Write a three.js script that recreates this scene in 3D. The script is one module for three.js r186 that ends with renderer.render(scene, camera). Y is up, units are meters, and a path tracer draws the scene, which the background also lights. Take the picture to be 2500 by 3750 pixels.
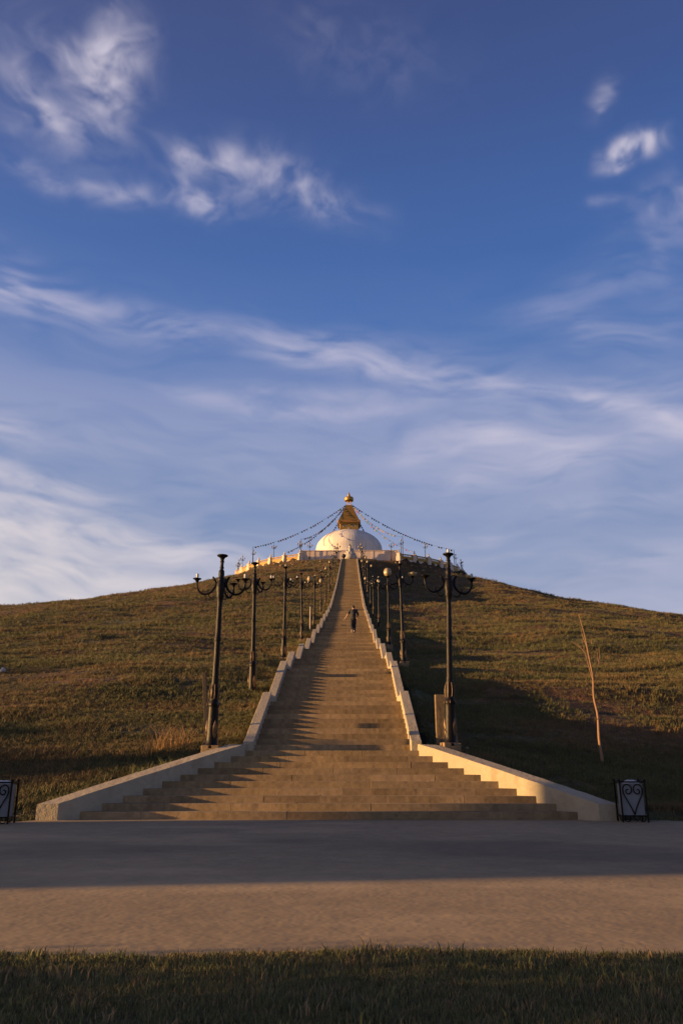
import * as THREE from 'three';
import { mergeGeometries, mergeVertices } from 'three/addons/utils/BufferGeometryUtils.js';

// ------------------------------------------------------------------ camera, sky, sun, exposure
// x runs along the steps (0 = middle of the staircase), y up, the stair climbs towards -z.
const D2R = Math.PI / 180;
const scene = new THREE.Scene();
const camera = new THREE.PerspectiveCamera(2 * Math.atan(1875 / 2917) / D2R, 682 / 1024, 0.1, 6000);
camera.position.set(0.414, 0.88, 0);
camera.rotation.order = 'YXZ';
camera.rotation.set(17.594 * D2R, 0.72 * D2R, 0);
const renderer = new THREE.WebGLRenderer();
renderer.toneMapping = THREE.LinearToneMapping;
const EXPOSURE = 2.3;                                  // exposed for the dim evening light
renderer.toneMappingExposure = EXPOSURE;
renderer.shadowMap.enabled = true;

const SUN_EL = 7.0 * D2R, SUN_SIDE = 9.3 * D2R;      // low sun, left and slightly behind the camera
const sunDir = new THREE.Vector3(-Math.cos(SUN_EL) * Math.cos(SUN_SIDE), Math.sin(SUN_EL), Math.cos(SUN_EL) * Math.sin(SUN_SIDE));
const sun = new THREE.DirectionalLight(new THREE.Color().setRGB(1.0, 0.57, 0.22), 5.0);
sun.position.copy(sunDir).multiplyScalar(400).add(new THREE.Vector3(0, 20, -100));
sun.target.position.set(0, 20, -100);
sun.castShadow = true; sun.shadow.radius = 1.2;
Object.assign(sun.shadow.camera, { left: -160, right: 160, top: 90, bottom: -60, near: 1, far: 900 });
sun.shadow.mapSize.set(4096, 4096);
scene.add(sun, sun.target);

// ------------------------------------------------------------------ seeded numbers and noise
function rng(a) { return () => { a |= 0; a = a + 0x6D2B79F5 | 0; let t = Math.imul(a ^ a >>> 15, 1 | a); t = t + Math.imul(t ^ t >>> 7, 61 | t) ^ t; return ((t ^ t >>> 14) >>> 0) / 4294967296; }; }
function hash(ix, iy, s) { let h = Math.imul(ix, 374761393) ^ Math.imul(iy, 668265263) ^ Math.imul(s + 11, 0x27d4eb2f); h = Math.imul(h ^ (h >>> 13), 1274126177); h = Math.imul(h ^ (h >>> 15), 0x2c1b3c6d); return ((h ^ (h >>> 16)) >>> 0) / 4294967296; }
function vn(x, y, s = 0, px = 0, py = 0) {
  let ix = Math.floor(x), iy = Math.floor(y); const fx = x - ix, fy = y - iy;
  let jx = ix + 1, jy = iy + 1;
  if (px) { ix = ((ix % px) + px) % px; jx = ((jx % px) + px) % px; }
  if (py) { iy = ((iy % py) + py) % py; jy = ((jy % py) + py) % py; }
  const u = fx * fx * (3 - 2 * fx), v = fy * fy * (3 - 2 * fy);
  const a = hash(ix, iy, s), b = hash(jx, iy, s), c = hash(ix, jy, s), d = hash(jx, jy, s);
  return a + (b - a) * u + (c - a) * v + (a - b - c + d) * u * v;
}
function fbm(x, y, o, s = 0, px = 0, py = 0) {
  let t = 0, a = 0.5, n = 0;
  for (let i = 0; i < o; i++) { t += a * vn(x, y, s + i * 7, px, py); n += a; a *= 0.5; x *= 2; y *= 2; px *= 2; py *= 2; }
  return t / n;
}
const clamp = (v, a = 0, b = 1) => v < a ? a : v > b ? b : v;
const sst = (a, b, v) => { const t = clamp((v - a) / (b - a)); return t * t * (3 - 2 * t); };
const mix = (a, b, t) => a + (b - a) * t;
function table(tab, v) {
  if (v <= tab[0][0]) return tab[0][1];
  for (let i = 1; i < tab.length; i++) if (v <= tab[i][0]) return mix(tab[i - 1][1], tab[i][1], (v - tab[i - 1][0]) / (tab[i][0] - tab[i - 1][0]));
  return tab[tab.length - 1][1];
}
const lin = c => { c /= 255; return c <= 0.04045 ? c / 12.92 : Math.pow((c + 0.055) / 1.055, 2.4); };

// ------------------------------------------------------------------ sky: air and cirrus, by azimuth and elevation
function makeSky() {
  const W = 4096, H = 2048, data = new Float32Array(W * H * 4);
  const grad = [[-5, [168, 170, 184]], [2, [164, 170, 188]], [8, [142, 158, 188]], [13, [118, 142, 182]], [19, [101, 131, 180]], [25, [83, 120, 178]], [31, [71, 110, 173]], [38, [66, 99, 160]], [44, [62, 87, 143]], [51, [60, 78, 128]], [65, [50, 66, 112]], [90, [42, 56, 98]]].map(([e, c]) => [e, c.map(lin)]);
  const base = e => { for (let i = 1; i < grad.length; i++) if (e <= grad[i][0]) { const t = (e - grad[i - 1][0]) / (grad[i][0] - grad[i - 1][0]); return [0, 1, 2].map(k => mix(grad[i - 1][1][k], grad[i][1][k], clamp(t))); } return grad[grad.length - 1][1]; };
  const veil = [[0, 0.5], [9, 0.44], [13, 0.32], [16, 0.2], [19, 0.24], [22, 0.28], [25, 0.22], [27, 0.12], [29, 0.07], [32, 0.03], [35, 0.006], [60, 0.006], [90, 0.006]];
  // streaks: points [azimuth, elevation], half width in degrees, strength
  const streaks = [
    [[[-28.1, 43.0], [-26.5, 42.2], [-23.5, 40.8]], 0.8, 0.32], [[[-25.6, 45.1], [-22.6, 44.6], [-20.9, 46.7]], 0.9, 0.42], [[[-21, 47.2], [-20.3, 45.3], [-22.1, 42.4]], 1.5, 0.42], [[[-21.8, 45.2], [-20.2, 45.4]], 0.6, 0.3], [[[-29, 46], [-27, 42], [-18, 41]], 2.6, 0.08],
    [[[-16.1, 41.8], [-14.2, 40.9], [-9, 41.1]], 0.7, 0.2], [[[-12, 40.6], [-4.5, 40.2]], 1.5, 0.2], [[[-6, 40.6], [-2.2, 38.7], [2, 37.8]], 1.1, 0.16], [[[-15.3, 38.6], [-12.1, 38.1], [-10.5, 37.9]], 0.8, 0.24], [[[-14, 41.5], [-14.6, 39]], 0.9, 0.15], [[[-28, 38.4], [-24.8, 37.5], [-21.1, 37.7], [-16, 38.4]], 0.6, 0.18],
    [[[-6.1, 48.9], [0.5, 47.6], [9.2, 46.4]], 2.0, 0.03], [[[20.8, 41.9], [22.4, 43.6]], 0.55, 0.2], [[[20.9, 39.2], [23.3, 39.7], [25.9, 39.5]], 0.6, 0.62], [[[21.5, 38.7], [23.6, 39.4]], 0.5, 0.4], [[[19.1, 37], [22.2, 36.9]], 0.35, 0.05], [[[22.6, 33.8], [28, 35.8]], 1.9, 0.14],
    [[[-31, 31], [-27, 30.4], [-21.1, 30.6], [-12.8, 29.9], [-7.6, 29.7]], 0.75, 0.34], [[[-31, 31.5], [-24, 30.6]], 1.8, 0.34], [[[-24, 29.4], [-12, 28.9]], 0.8, 0.12],
    [[[-10, 29.9], [-5.3, 29.4], [0, 29.2], [6, 28.2]], 1.0, 0.17], [[[-8.3, 28.9], [-0.7, 28.0], [5, 27.2], [9, 26.5]], 0.85, 0.34], [[[8, 26.6], [16.1, 25.2], [24.3, 22.2], [30, 21]], 0.6, 0.3], [[[4, 27.8], [12, 26], [20, 24.6], [27, 22.5]], 1.3, 0.15],
    [[[-14.5, 25.8], [-8.2, 24.9], [-0.7, 24.6], [3.6, 24.8], [7.2, 25.3]], 0.6, 0.26], [[[-10, 26.1], [-2, 25.8], [6, 25.9]], 0.6, 0.16], [[[2.4, 21.4], [8.7, 22.6], [13.9, 22.9]], 1.2, 0.24], [[[9, 22.8], [17, 21.2], [20, 20.6]], 1.2, 0.26], [[[5.5, 19.2], [12.7, 20.3], [20.4, 20]], 1.3, 0.2], [[[20, 22.2], [23.3, 21.6], [29, 21.8]], 1.0, 0.3], [[[16, 24.2], [13.5, 23.8]], 0.6, 0.14],
    [[[-31, 20.2], [-25.3, 18.9], [-21.6, 18.1], [-16.5, 17.7]], 0.7, 0.4], [[[-31, 22], [-22, 21.4]], 1.0, 0.2], [[[-31, 16.9], [-24, 17], [-17, 16.4]], 0.55, 0.26], [[[-31, 15], [-24.8, 15.0], [-18.3, 15.3], [-11, 14.4], [-5, 14]], 0.8, 0.45], [[[-34, 14], [-22, 14], [-10, 13.6]], 2.2, 0.4], [[[-34, 18], [-24, 17.6]], 1.6, 0.25], [[[-31, 13], [-24.5, 12.3], [-19.2, 12.6], [-12, 11.9]], 0.55, 0.34], [[[-34, 10.2], [-20, 10.6], [-8, 11.4], [-2, 12.2]], 1.3, 0.5], [[[12, 17.2], [22, 17.4], [30, 18]], 0.9, 0.12], [[[15, 13], [26, 13.4]], 0.9, 0.14], [[[17, 29.6], [21.5, 28], [26, 28.2]], 1.2, 0.15], [[[13.5, 30.8], [21.9, 31.8], [27, 30.2]], 1.1, 0.1], [[[4, 15.2], [12, 15.6]], 0.7, 0.1],
  ];
  const R = rng(77);
  for (let i = 0; i < 60; i++) {                     // the same kind of cirrus all round the sky
    const a = 36 + R() * 288, e = 8 + Math.pow(R(), 1.4) * 42, L = 4 + R() * 12;
    streaks.push([[[a - L, e + R() * 2], [a, e], [a + L, e - R() * 2.5]], 0.5 + R() * 1.1, 0.12 + R() * 0.28]);
  }
  const flat = [];
  for (const [p, w, st] of streaks) {
    let len = 0; const seg = [];
    for (let i = 1; i < p.length; i++) { const L = Math.hypot(p[i][0] - p[i - 1][0], p[i][1] - p[i - 1][1]); seg.push([...p[i - 1], ...p[i], len, L]); len += L; }
    const es = p.map(q => q[1]), as = p.map(q => q[0]);
    flat.push({ seg, len, w, st, e0: Math.min(...es) - w * 3.2, e1: Math.max(...es) + w * 3.2, a0: Math.min(...as) - w * 5, a1: Math.max(...as) + w * 5 });
  }
  const sd = sunDir;
  for (let j = 0; j < H; j++) {
    const el = ((j + 0.5) / H - 0.5) * 180; const bc = base(Math.max(el, -5)), vd = table(veil, clamp(el, 0, 90));
    const row = flat.filter(f => el > f.e0 && el < f.e1), ce = Math.cos(el * D2R), se = Math.sin(el * D2R);
    for (let i = 0; i < W; i++) {
      // three.js: u = atan2(z, x) / 2pi + 0.5; azimuth 0 = -z, growing to +x
      const th = ((i + 0.5) / W - 0.5) * 2 * Math.PI, dx = Math.cos(th) * ce, dz = Math.sin(th) * ce;
      let az = Math.atan2(dx, -dz) / D2R; const azp = az < -31 ? az + 360 : az;
      const cs = dx * sd.x + se * sd.y + dz * sd.z, ang = Math.acos(clamp(cs, -1, 1)) / D2R;
      let r = bc[0], g = bc[1], b = bc[2], d = 0;
      if (el > -1) {
        const wa = (fbm(az / 9, el / 4, 3, 3, 40) - 0.5) * 5, we = (fbm(az / 9, el / 4, 3, 9, 40) - 0.5) * 2.6;
        const big = fbm((az + wa) / 15, (el + we + az * 0.03) / 3.1, 4, 21, 24), fine = fbm((az + wa * 1.3) / 3, (el + we * 1.2 + az * 0.05) / 0.55, 5, 31, 120), iso = fbm((az + wa * 1.5) / 1.8, (el + we * 1.5) / 0.95, 6, 41, 200);
        const up = sst(33, 37, el), tuft = mix(clamp(fine * 1.5 - 0.28 + (big - 0.5) * 0.6, 0, 1.4), Math.pow(clamp(iso * 1.9 - 0.42, 0, 1.4), 1.3) * 1.5, up);
        d = vd * clamp(0.2 + 1.3 * big + 0.55 * (fine - 0.5)) * (1 + 0.26 * sst(110, 65, ang) * sst(24, 14, el));
        for (const f of row) {
          let a = az; if (f.a1 > 180 && azp > 180) a = azp;
          if (a < f.a0 || a > f.a1) continue;
          const ax = a + wa * 0.32, ey = el + we * 0.42 * Math.min(1, f.w);
          let best = 1e9, along = 0;
          for (const q of f.seg) {
            const vx = q[2] - q[0], vy = q[3] - q[1]; let t = ((ax - q[0]) * vx + (ey - q[1]) * vy) / (q[5] * q[5]); t = clamp(t);
            const ddx = (ax - q[0] - vx * t) * 0.7, ddy = ey - q[1] - vy * t, k = ddx * ddx + ddy * ddy; if (k < best) { best = k; along = (q[4] + t * q[5]) / f.len; }
          }
          const k = Math.exp(-best / (f.w * f.w)); if (k < 0.01) continue;
          const end = sst(-0.02, 0.22, along) * sst(1.02, 0.7, along) * 0.75 + 0.25;
          d += f.st * k * end * (0.14 + 1.35 * tuft);
        }
        d = 1 - Math.exp(-d * 1.25);
        const warm = sst(120, 60, ang), low = sst(26, 10, el);
        const c0 = mix(0.66, 0.82, warm * low + 0.15), c1 = mix(0.62, 0.74, warm * low + 0.1), c2 = mix(0.74, 0.70, warm * low);
        r = mix(r, c0, d); g = mix(g, c1, d); b = mix(b, c2, d);
      }
      const glow = 0.9 * Math.exp(-ang * ang / (2 * 14 * 14)) + 0.2 * Math.exp(-ang * ang / (2 * 32 * 32));
      r += glow * 1.0; g += glow * 0.62; b += glow * 0.32;
      const k = (j * W + i) * 4; data[k] = r / EXPOSURE; data[k + 1] = g / EXPOSURE; data[k + 2] = b / EXPOSURE; data[k + 3] = 1;
    }
  }
  const t = new THREE.DataTexture(data, W, H, THREE.RGBAFormat, THREE.FloatType);
  t.mapping = THREE.EquirectangularReflectionMapping; t.magFilter = t.minFilter = THREE.LinearFilter; t.wrapS = THREE.RepeatWrapping; t.needsUpdate = true;
  return t;
}
const sky = makeSky();
scene.background = sky; scene.environment = sky;

// ------------------------------------------------------------------ object helpers
const used = {};
const numbered = n => { const k = used[n] = (used[n] ?? -1) + 1; return k ? n + '_' + String(k).padStart(3, '0') : n; };
function tag(o, label, category, group, kind) { if (label) o.userData.label = label; if (category) o.userData.category = category; if (group) o.userData.group = group; if (kind) o.userData.kind = kind; return o; }
function shade(o) { o.castShadow = true; o.receiveShadow = true; return o; }
function thing(name, label, category, x = 0, y = 0, Z = 0, turn = 0, group) {
  const o = new THREE.Group(); o.name = numbered(name); o.position.set(x, y, -Z); o.rotation.y = turn; scene.add(o); return tag(o, label, category, group);
}
function part(name, geo, mat, parent, kind) { const m = shade(new THREE.Mesh(geo, mat)); m.name = name; parent.add(m); if (kind) m.userData.kind = kind; return m; }
function single(name, geo, mat, label, category, x = 0, y = 0, Z = 0, turn = 0, group) { const m = shade(new THREE.Mesh(geo, mat)); m.name = numbered(name); m.position.set(x, y, -Z); m.rotation.y = turn; scene.add(m); return tag(m, label, category, group); }
function structure(name, geo, mat) { const m = shade(new THREE.Mesh(geo, mat)); m.name = numbered(name); scene.add(m); m.userData.kind = 'structure'; return m; }
function placeCopy(src, x, y, Z, turn, label, group) { const c = src.clone(); c.name = numbered(src.name.replace(/_\d\d\d$/, '')); c.userData = { ...src.userData, label, group: group ?? src.userData.group }; c.position.set(x, y, -Z); c.rotation.y = turn; scene.add(c); return c; }
// box-projected uv in metres
function triUV(geo, ox = 0, oy = 0) {
  const g = geo.index ? geo.toNonIndexed() : geo; if (!g.attributes.normal) g.computeVertexNormals();
  const p = g.attributes.position, uv = new Float32Array(p.count * 2), A = new THREE.Vector3(), B = new THREE.Vector3(), C = new THREE.Vector3();
  for (let i = 0; i < p.count; i += 3) {
    A.fromBufferAttribute(p, i); B.fromBufferAttribute(p, i + 1); C.fromBufferAttribute(p, i + 2);
    const n = B.clone().sub(A).cross(C.clone().sub(A)), ax = Math.abs(n.x), ay = Math.abs(n.y), az = Math.abs(n.z);
    [A, B, C].forEach((v, k) => { const q = (i + k) * 2; if (ay >= ax && ay >= az) { uv[q] = v.x; uv[q + 1] = -v.z; } else if (ax >= az) { uv[q] = -v.z; uv[q + 1] = v.y; } else { uv[q] = v.x; uv[q + 1] = v.y; } uv[q] += ox; uv[q + 1] += oy; });
  }
  g.setAttribute('uv', new THREE.BufferAttribute(uv, 2)); return g;
}
// polygon in (Z, y) swept along x from x0 to x1
function extrudeX(pts, x0, x1, bevel = 0.012) {
  const s = new THREE.Shape(pts.map(([u, v]) => new THREE.Vector2(u, v)));
  const g = new THREE.ExtrudeGeometry(s, { depth: x1 - x0 - 2 * bevel, bevelEnabled: bevel > 0, bevelThickness: bevel, bevelSize: bevel, bevelOffset: -bevel, bevelSegments: 1, curveSegments: 4 });
  g.rotateY(Math.PI / 2); g.translate(x0 + bevel, 0, 0); return g;
}
function box(w, h, d, x = 0, y = 0, z = 0, b = 0.01) {       // chamfered box, centred at x, z, standing on y
  const s = new THREE.Shape([[-w / 2, 0], [w / 2, 0], [w / 2, h], [-w / 2, h]].map(([u, v]) => new THREE.Vector2(u, v)));
  const g = new THREE.ExtrudeGeometry(s, { depth: d - 2 * b, bevelEnabled: b > 0, bevelThickness: b, bevelSize: b, bevelOffset: -b, bevelSegments: 1 });
  g.translate(x, y, z - d / 2 + b); return g;
}
function lathe(profile, seg = 16) { return new THREE.LatheGeometry(profile.map(([r, y]) => new THREE.Vector2(Math.max(r, 0.0001), y)), seg); }
function tube(pts, r, seg = 20, rad = 6) { return new THREE.TubeGeometry(new THREE.CatmullRomCurve3(pts.map(p => new THREE.Vector3(...p))), seg, r, rad, false); }
function taper(pts, r0, r1, seg = 14, rad = 6) {             // a tube whose radius shrinks along it
  const g = tube(pts, 1, seg, rad), c = new THREE.CatmullRomCurve3(pts.map(p => new THREE.Vector3(...p))), p = g.attributes.position;
  for (let i = 0; i <= seg; i++) { const o = c.getPointAt(i / seg), r = mix(r0, r1, i / seg); for (let k = 0; k <= rad; k++) { const n = i * (rad + 1) + k; p.setXYZ(n, o.x + (p.getX(n) - o.x) * r, o.y + (p.getY(n) - o.y) * r, o.z + (p.getZ(n) - o.z) * r); } }
  return g;
}
function merge(list) { const l = list.map(g => { const q = g.index ? g.toNonIndexed() : g; for (const k of Object.keys(q.attributes)) if (!['position', 'normal', 'uv'].includes(k)) q.deleteAttribute(k); if (!q.attributes.uv) q.setAttribute('uv', new THREE.BufferAttribute(new Float32Array(q.attributes.position.count * 2), 2)); if (!q.attributes.normal) q.computeVertexNormals(); return q; }); return mergeGeometries(l); }
// smooth body from a distance field: naive surface nets
function netMesh(sdf, lo, hi, cell) {
  const n = [0, 1, 2].map(k => Math.ceil((hi[k] - lo[k]) / cell) + 1), [nx, ny, nz] = n, F = new Float32Array(nx * ny * nz), id = (x, y, z) => x + nx * (y + ny * z);
  for (let z = 0; z < nz; z++) for (let y = 0; y < ny; y++) for (let x = 0; x < nx; x++) F[id(x, y, z)] = sdf(lo[0] + x * cell, lo[1] + y * cell, lo[2] + z * cell);
  const V = new Int32Array(nx * ny * nz).fill(-1), pos = [], idx = [];
  const E = [[0, 0, 0, 1, 0, 0], [0, 1, 0, 1, 1, 0], [0, 0, 1, 1, 0, 1], [0, 1, 1, 1, 1, 1], [0, 0, 0, 0, 1, 0], [1, 0, 0, 1, 1, 0], [0, 0, 1, 0, 1, 1], [1, 0, 1, 1, 1, 1], [0, 0, 0, 0, 0, 1], [1, 0, 0, 1, 0, 1], [0, 1, 0, 0, 1, 1], [1, 1, 0, 1, 1, 1]];
  for (let z = 0; z < nz - 1; z++) for (let y = 0; y < ny - 1; y++) for (let x = 0; x < nx - 1; x++) {
    let c = 0, sx = 0, sy = 0, sz = 0;
    for (const e of E) { const a = F[id(x + e[0], y + e[1], z + e[2])], b = F[id(x + e[3], y + e[4], z + e[5])]; if ((a < 0) !== (b < 0)) { const t = a / (a - b); sx += mix(e[0], e[3], t); sy += mix(e[1], e[4], t); sz += mix(e[2], e[5], t); c++; } }
    if (c) { V[id(x, y, z)] = pos.length / 3; pos.push(lo[0] + (x + sx / c) * cell, lo[1] + (y + sy / c) * cell, lo[2] + (z + sz / c) * cell); }
  }
  const quad = (a, b, c, d, f) => { if (f) idx.push(a, b, c, a, c, d); else idx.push(a, c, b, a, d, c); };
  for (let z = 1; z < nz - 1; z++) for (let y = 1; y < ny - 1; y++) for (let x = 1; x < nx - 1; x++) {
    const a = F[id(x, y, z)] < 0;
    if (a !== (F[id(x + 1, y, z)] < 0)) quad(V[id(x, y - 1, z - 1)], V[id(x, y, z - 1)], V[id(x, y, z)], V[id(x, y - 1, z)], a);
    if (a !== (F[id(x, y + 1, z)] < 0)) quad(V[id(x - 1, y, z - 1)], V[id(x - 1, y, z)], V[id(x, y, z)], V[id(x, y, z - 1)], a);
    if (a !== (F[id(x, y, z + 1)] < 0)) quad(V[id(x - 1, y - 1, z)], V[id(x, y - 1, z)], V[id(x, y, z)], V[id(x - 1, y, z)], a);
  }
  const g = new THREE.BufferGeometry(); g.setAttribute('position', new THREE.Float32BufferAttribute(pos, 3)); g.setIndex(idx); g.computeVertexNormals(); return g;
}
const smin = (a, b, k) => { const h = clamp(0.5 + 0.5 * (b - a) / k); return mix(b, a, h) - k * h * (1 - h); };
function cap(p, a, b, ra, rb) { const bx = b[0] - a[0], by = b[1] - a[1], bz = b[2] - a[2], px = p[0] - a[0], py = p[1] - a[1], pz = p[2] - a[2]; const t = clamp((px * bx + py * by + pz * bz) / (bx * bx + by * by + bz * bz || 1)); return Math.hypot(px - bx * t, py - by * t, pz - bz * t) - mix(ra, rb, t); }
function ell(p, c, r) { const x = (p[0] - c[0]) / r[0], y = (p[1] - c[1]) / r[1], z = (p[2] - c[2]) / r[2], k = Math.hypot(x, y, z), m = Math.min(...r); return (k - 1) * m; }

// ------------------------------------------------------------------ materials
function tex(size, fn, srgb = true, h = size) {
  const d = new Uint8Array(size * h * 4);
  for (let j = 0; j < h; j++) for (let i = 0; i < size; i++) { const c = fn(i / size, j / h), k = (j * size + i) * 4; for (let q = 0; q < 3; q++) { let v = clamp(c[q]); if (srgb) v = v <= 0.0031308 ? v * 12.92 : 1.055 * Math.pow(v, 1 / 2.4) - 0.055; d[k + q] = v * 255; } d[k + 3] = 255; }
  const t = new THREE.DataTexture(d, size, h); t.wrapS = t.wrapT = THREE.RepeatWrapping; t.magFilter = THREE.LinearFilter; t.minFilter = THREE.LinearMipmapLinearFilter; t.generateMipmaps = true; if (srgb) t.colorSpace = THREE.SRGBColorSpace; t.needsUpdate = true; return t;
}
const scaled = (t, k) => { const c = t.clone(); c.repeat.set(1 / k, 1 / k); c.needsUpdate = true; return c; };
// weathered cement: blotches, runs and pits; tile of 6 m
const cementTone = (u, v, s) => {
  const blot = fbm(u * 6, v * 6, 5, s, 6, 6), fine = fbm(u * 90, v * 90, 3, s + 40, 90, 90), run = fbm(u * 60, v * 4, 3, s + 80, 60, 4), pit = vn(u * 240, v * 240, s + 5, 240, 240);
  return 0.62 + 0.5 * (blot - 0.5) + 0.34 * (fine - 0.5) + 0.45 * (run - 0.5) * sst(0.35, 0.7, vn(u * 5, v * 5, s + 9, 5, 5)) - (pit > 0.93 ? 0.12 : 0);
};
const stepMap = tex(1024, (u, v) => { const t = cementTone(u, v, 1), w = fbm(u * 9, v * 9, 3, 61, 9, 9); return [0.37 * t, 0.262 * t, mix(0.155, 0.125, w) * t]; });
const bumpMap = tex(512, (u, v) => { const q = fbm(u * 40, v * 40, 4, 300, 40, 40) * 0.7 + vn(u * 200, v * 200, 301, 200, 200) * 0.3; return [q, q, q]; }, false);
const wallMap = tex(1024, (u, v) => { const t = cementTone(u, v, 400), st = sst(0.62, 0.8, fbm(u * 24, v * 8, 4, 433, 24, 8)); const k = 0.345 * (0.68 + 0.5 * t); return [k * mix(1, 0.74, st * 0.6), k * mix(0.86, 0.58, st * 0.6), k * mix(0.6, 0.36, st * 0.6)]; });
const paveMap = tex(2048, (u, v) => {
  const a = fbm(u * 5 + 0.4 * fbm(u * 9, v * 9, 3, 515, 9, 9), v * 9, 5, 501, 5, 9), f = fbm(u * 160, v * 160, 3, 511, 160, 160), g = vn(u * 700, v * 700, 517, 700, 700), pale = sst(0.55, 0.8, fbm(u * 14, v * 26, 5, 520, 14, 26)), damp = sst(0.62, 0.78, fbm(u * 4, v * 6, 5, 533, 4, 6));
  const t = (0.78 + 0.5 * (a - 0.5) + 0.25 * (f - 0.5) + 0.14 * (g - 0.5) + 0.22 * pale) * (1 - 0.4 * damp); return [0.33 * t, 0.238 * t, 0.122 * t];
});
const soilMap = tex(1024, (u, v) => {
  const a = fbm(u * 7, v * 7, 6, 601, 7, 7), f = fbm(u * 70, v * 110, 4, 611, 70, 110), g = sst(0.35, 0.65, fbm(u * 11, v * 16, 5, 620, 11, 16));
  const t = 0.55 + 0.7 * (a - 0.5) + 0.9 * (f - 0.5); return [mix(0.125, 0.08, g) * t, mix(0.09, 0.075, g) * t, mix(0.032, 0.018, g) * t];
});
const M = {};
M.step = new THREE.MeshStandardMaterial({ map: scaled(stepMap, 6), bumpMap: scaled(bumpMap, 3), bumpScale: 0.004, roughness: 0.92 });
M.stepB = new THREE.MeshStandardMaterial({ map: scaled(stepMap, 6), bumpMap: scaled(bumpMap, 3), bumpScale: 0.004, roughness: 0.92, color: new THREE.Color().setRGB(0.84, 0.82, 0.8) });
M.stepC = new THREE.MeshStandardMaterial({ map: scaled(stepMap, 6), bumpMap: scaled(bumpMap, 3), bumpScale: 0.004, roughness: 0.92, color: new THREE.Color().setRGB(1.1, 1.08, 1.04) });
M.wall = new THREE.MeshStandardMaterial({ map: scaled(wallMap, 5), bumpMap: scaled(bumpMap, 2.5), bumpScale: 0.01, roughness: 0.9 });
M.pave = new THREE.MeshStandardMaterial({ map: scaled(paveMap, 22), bumpMap: scaled(bumpMap, 5), bumpScale: 0.004, roughness: 0.93 });
M.soil = new THREE.MeshStandardMaterial({ map: scaled(soilMap, 13), bumpMap: scaled(bumpMap, 3), bumpScale: 0.05, roughness: 1, vertexColors: true });
M.iron = new THREE.MeshPhysicalMaterial({ color: new THREE.Color().setRGB(0.005, 0.0034, 0.0028), roughness: 0.42, specularIntensity: 0.32, bumpMap: scaled(bumpMap, 0.6), bumpScale: 0.003 });
M.bronze = new THREE.MeshStandardMaterial({ color: new THREE.Color().setRGB(0.125, 0.0702, 0.0273), roughness: 0.42, metalness: 0.25 });
M.bulb = new THREE.MeshStandardMaterial({ color: new THREE.Color().setRGB(0.484, 0.484, 0.452), roughness: 0.25 });
M.globe = new THREE.MeshPhysicalMaterial({ color: new THREE.Color().setRGB(0.359, 0.289, 0.156), roughness: 0.4, transmission: 0.25, thickness: 0, side: THREE.DoubleSide });
M.white = new THREE.MeshStandardMaterial({ color: new THREE.Color().setRGB(0.429, 0.413, 0.382), roughness: 0.7, bumpMap: scaled(bumpMap, 4), bumpScale: 0.02 });
M.marble = new THREE.MeshStandardMaterial({ color: new THREE.Color().setRGB(0.374, 0.351, 0.312), roughness: 0.55 });
const plasterMap = tex(512, (u, v) => { const t = 0.86 + 0.3 * (fbm(u * 8, v * 8, 5, 700, 8, 8) - 0.5) - 0.22 * sst(0.55, 0.8, fbm(u * 40, v * 3, 4, 720, 40, 3)); return [0.42 * t, 0.365 * t, 0.295 * t]; });
M.plaster = new THREE.MeshStandardMaterial({ map: scaled(plasterMap, 9), color: new THREE.Color().setRGB(1.75, 1.62, 1.6), roughness: 0.85 });
M.dome = new THREE.MeshStandardMaterial({ map: scaled(plasterMap, 12), color: new THREE.Color().setRGB(1.6, 1.72, 1.95), roughness: 0.75 });
M.gold = new THREE.MeshStandardMaterial({ color: new THREE.Color().setRGB(0.328, 0.187, 0.0351), roughness: 0.42, metalness: 0.55, bumpMap: scaled(bumpMap, 2), bumpScale: 0.02 });
M.goldDark = new THREE.MeshStandardMaterial({ color: new THREE.Color().setRGB(0.234, 0.129, 0.0273), roughness: 0.5, metalness: 0.4 });
M.ochre = new THREE.MeshStandardMaterial({ color: new THREE.Color().setRGB(0.351, 0.211, 0.0351), roughness: 0.7 });
M.wood = new THREE.MeshStandardMaterial({ color: new THREE.Color().setRGB(0.05, 0.035, 0.026), roughness: 0.85, bumpMap: scaled(bumpMap, 1), bumpScale: 0.01 });
M.bark = new THREE.MeshStandardMaterial({ color: new THREE.Color().setRGB(0.265, 0.156, 0.0858), roughness: 0.85, bumpMap: scaled(bumpMap, 0.5), bumpScale: 0.006 });
M.plinth = new THREE.MeshStandardMaterial({ map: scaled(stepMap, 4), bumpMap: scaled(bumpMap, 2), bumpScale: 0.01, roughness: 0.92, color: new THREE.Color().setRGB(0.9, 0.88, 0.86) });
M.black = new THREE.MeshStandardMaterial({ color: new THREE.Color().setRGB(0.012, 0.011, 0.011), roughness: 0.6 });
M.red = new THREE.MeshStandardMaterial({ color: new THREE.Color().setRGB(0.35, 0.06, 0.03), roughness: 0.7 });

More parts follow.
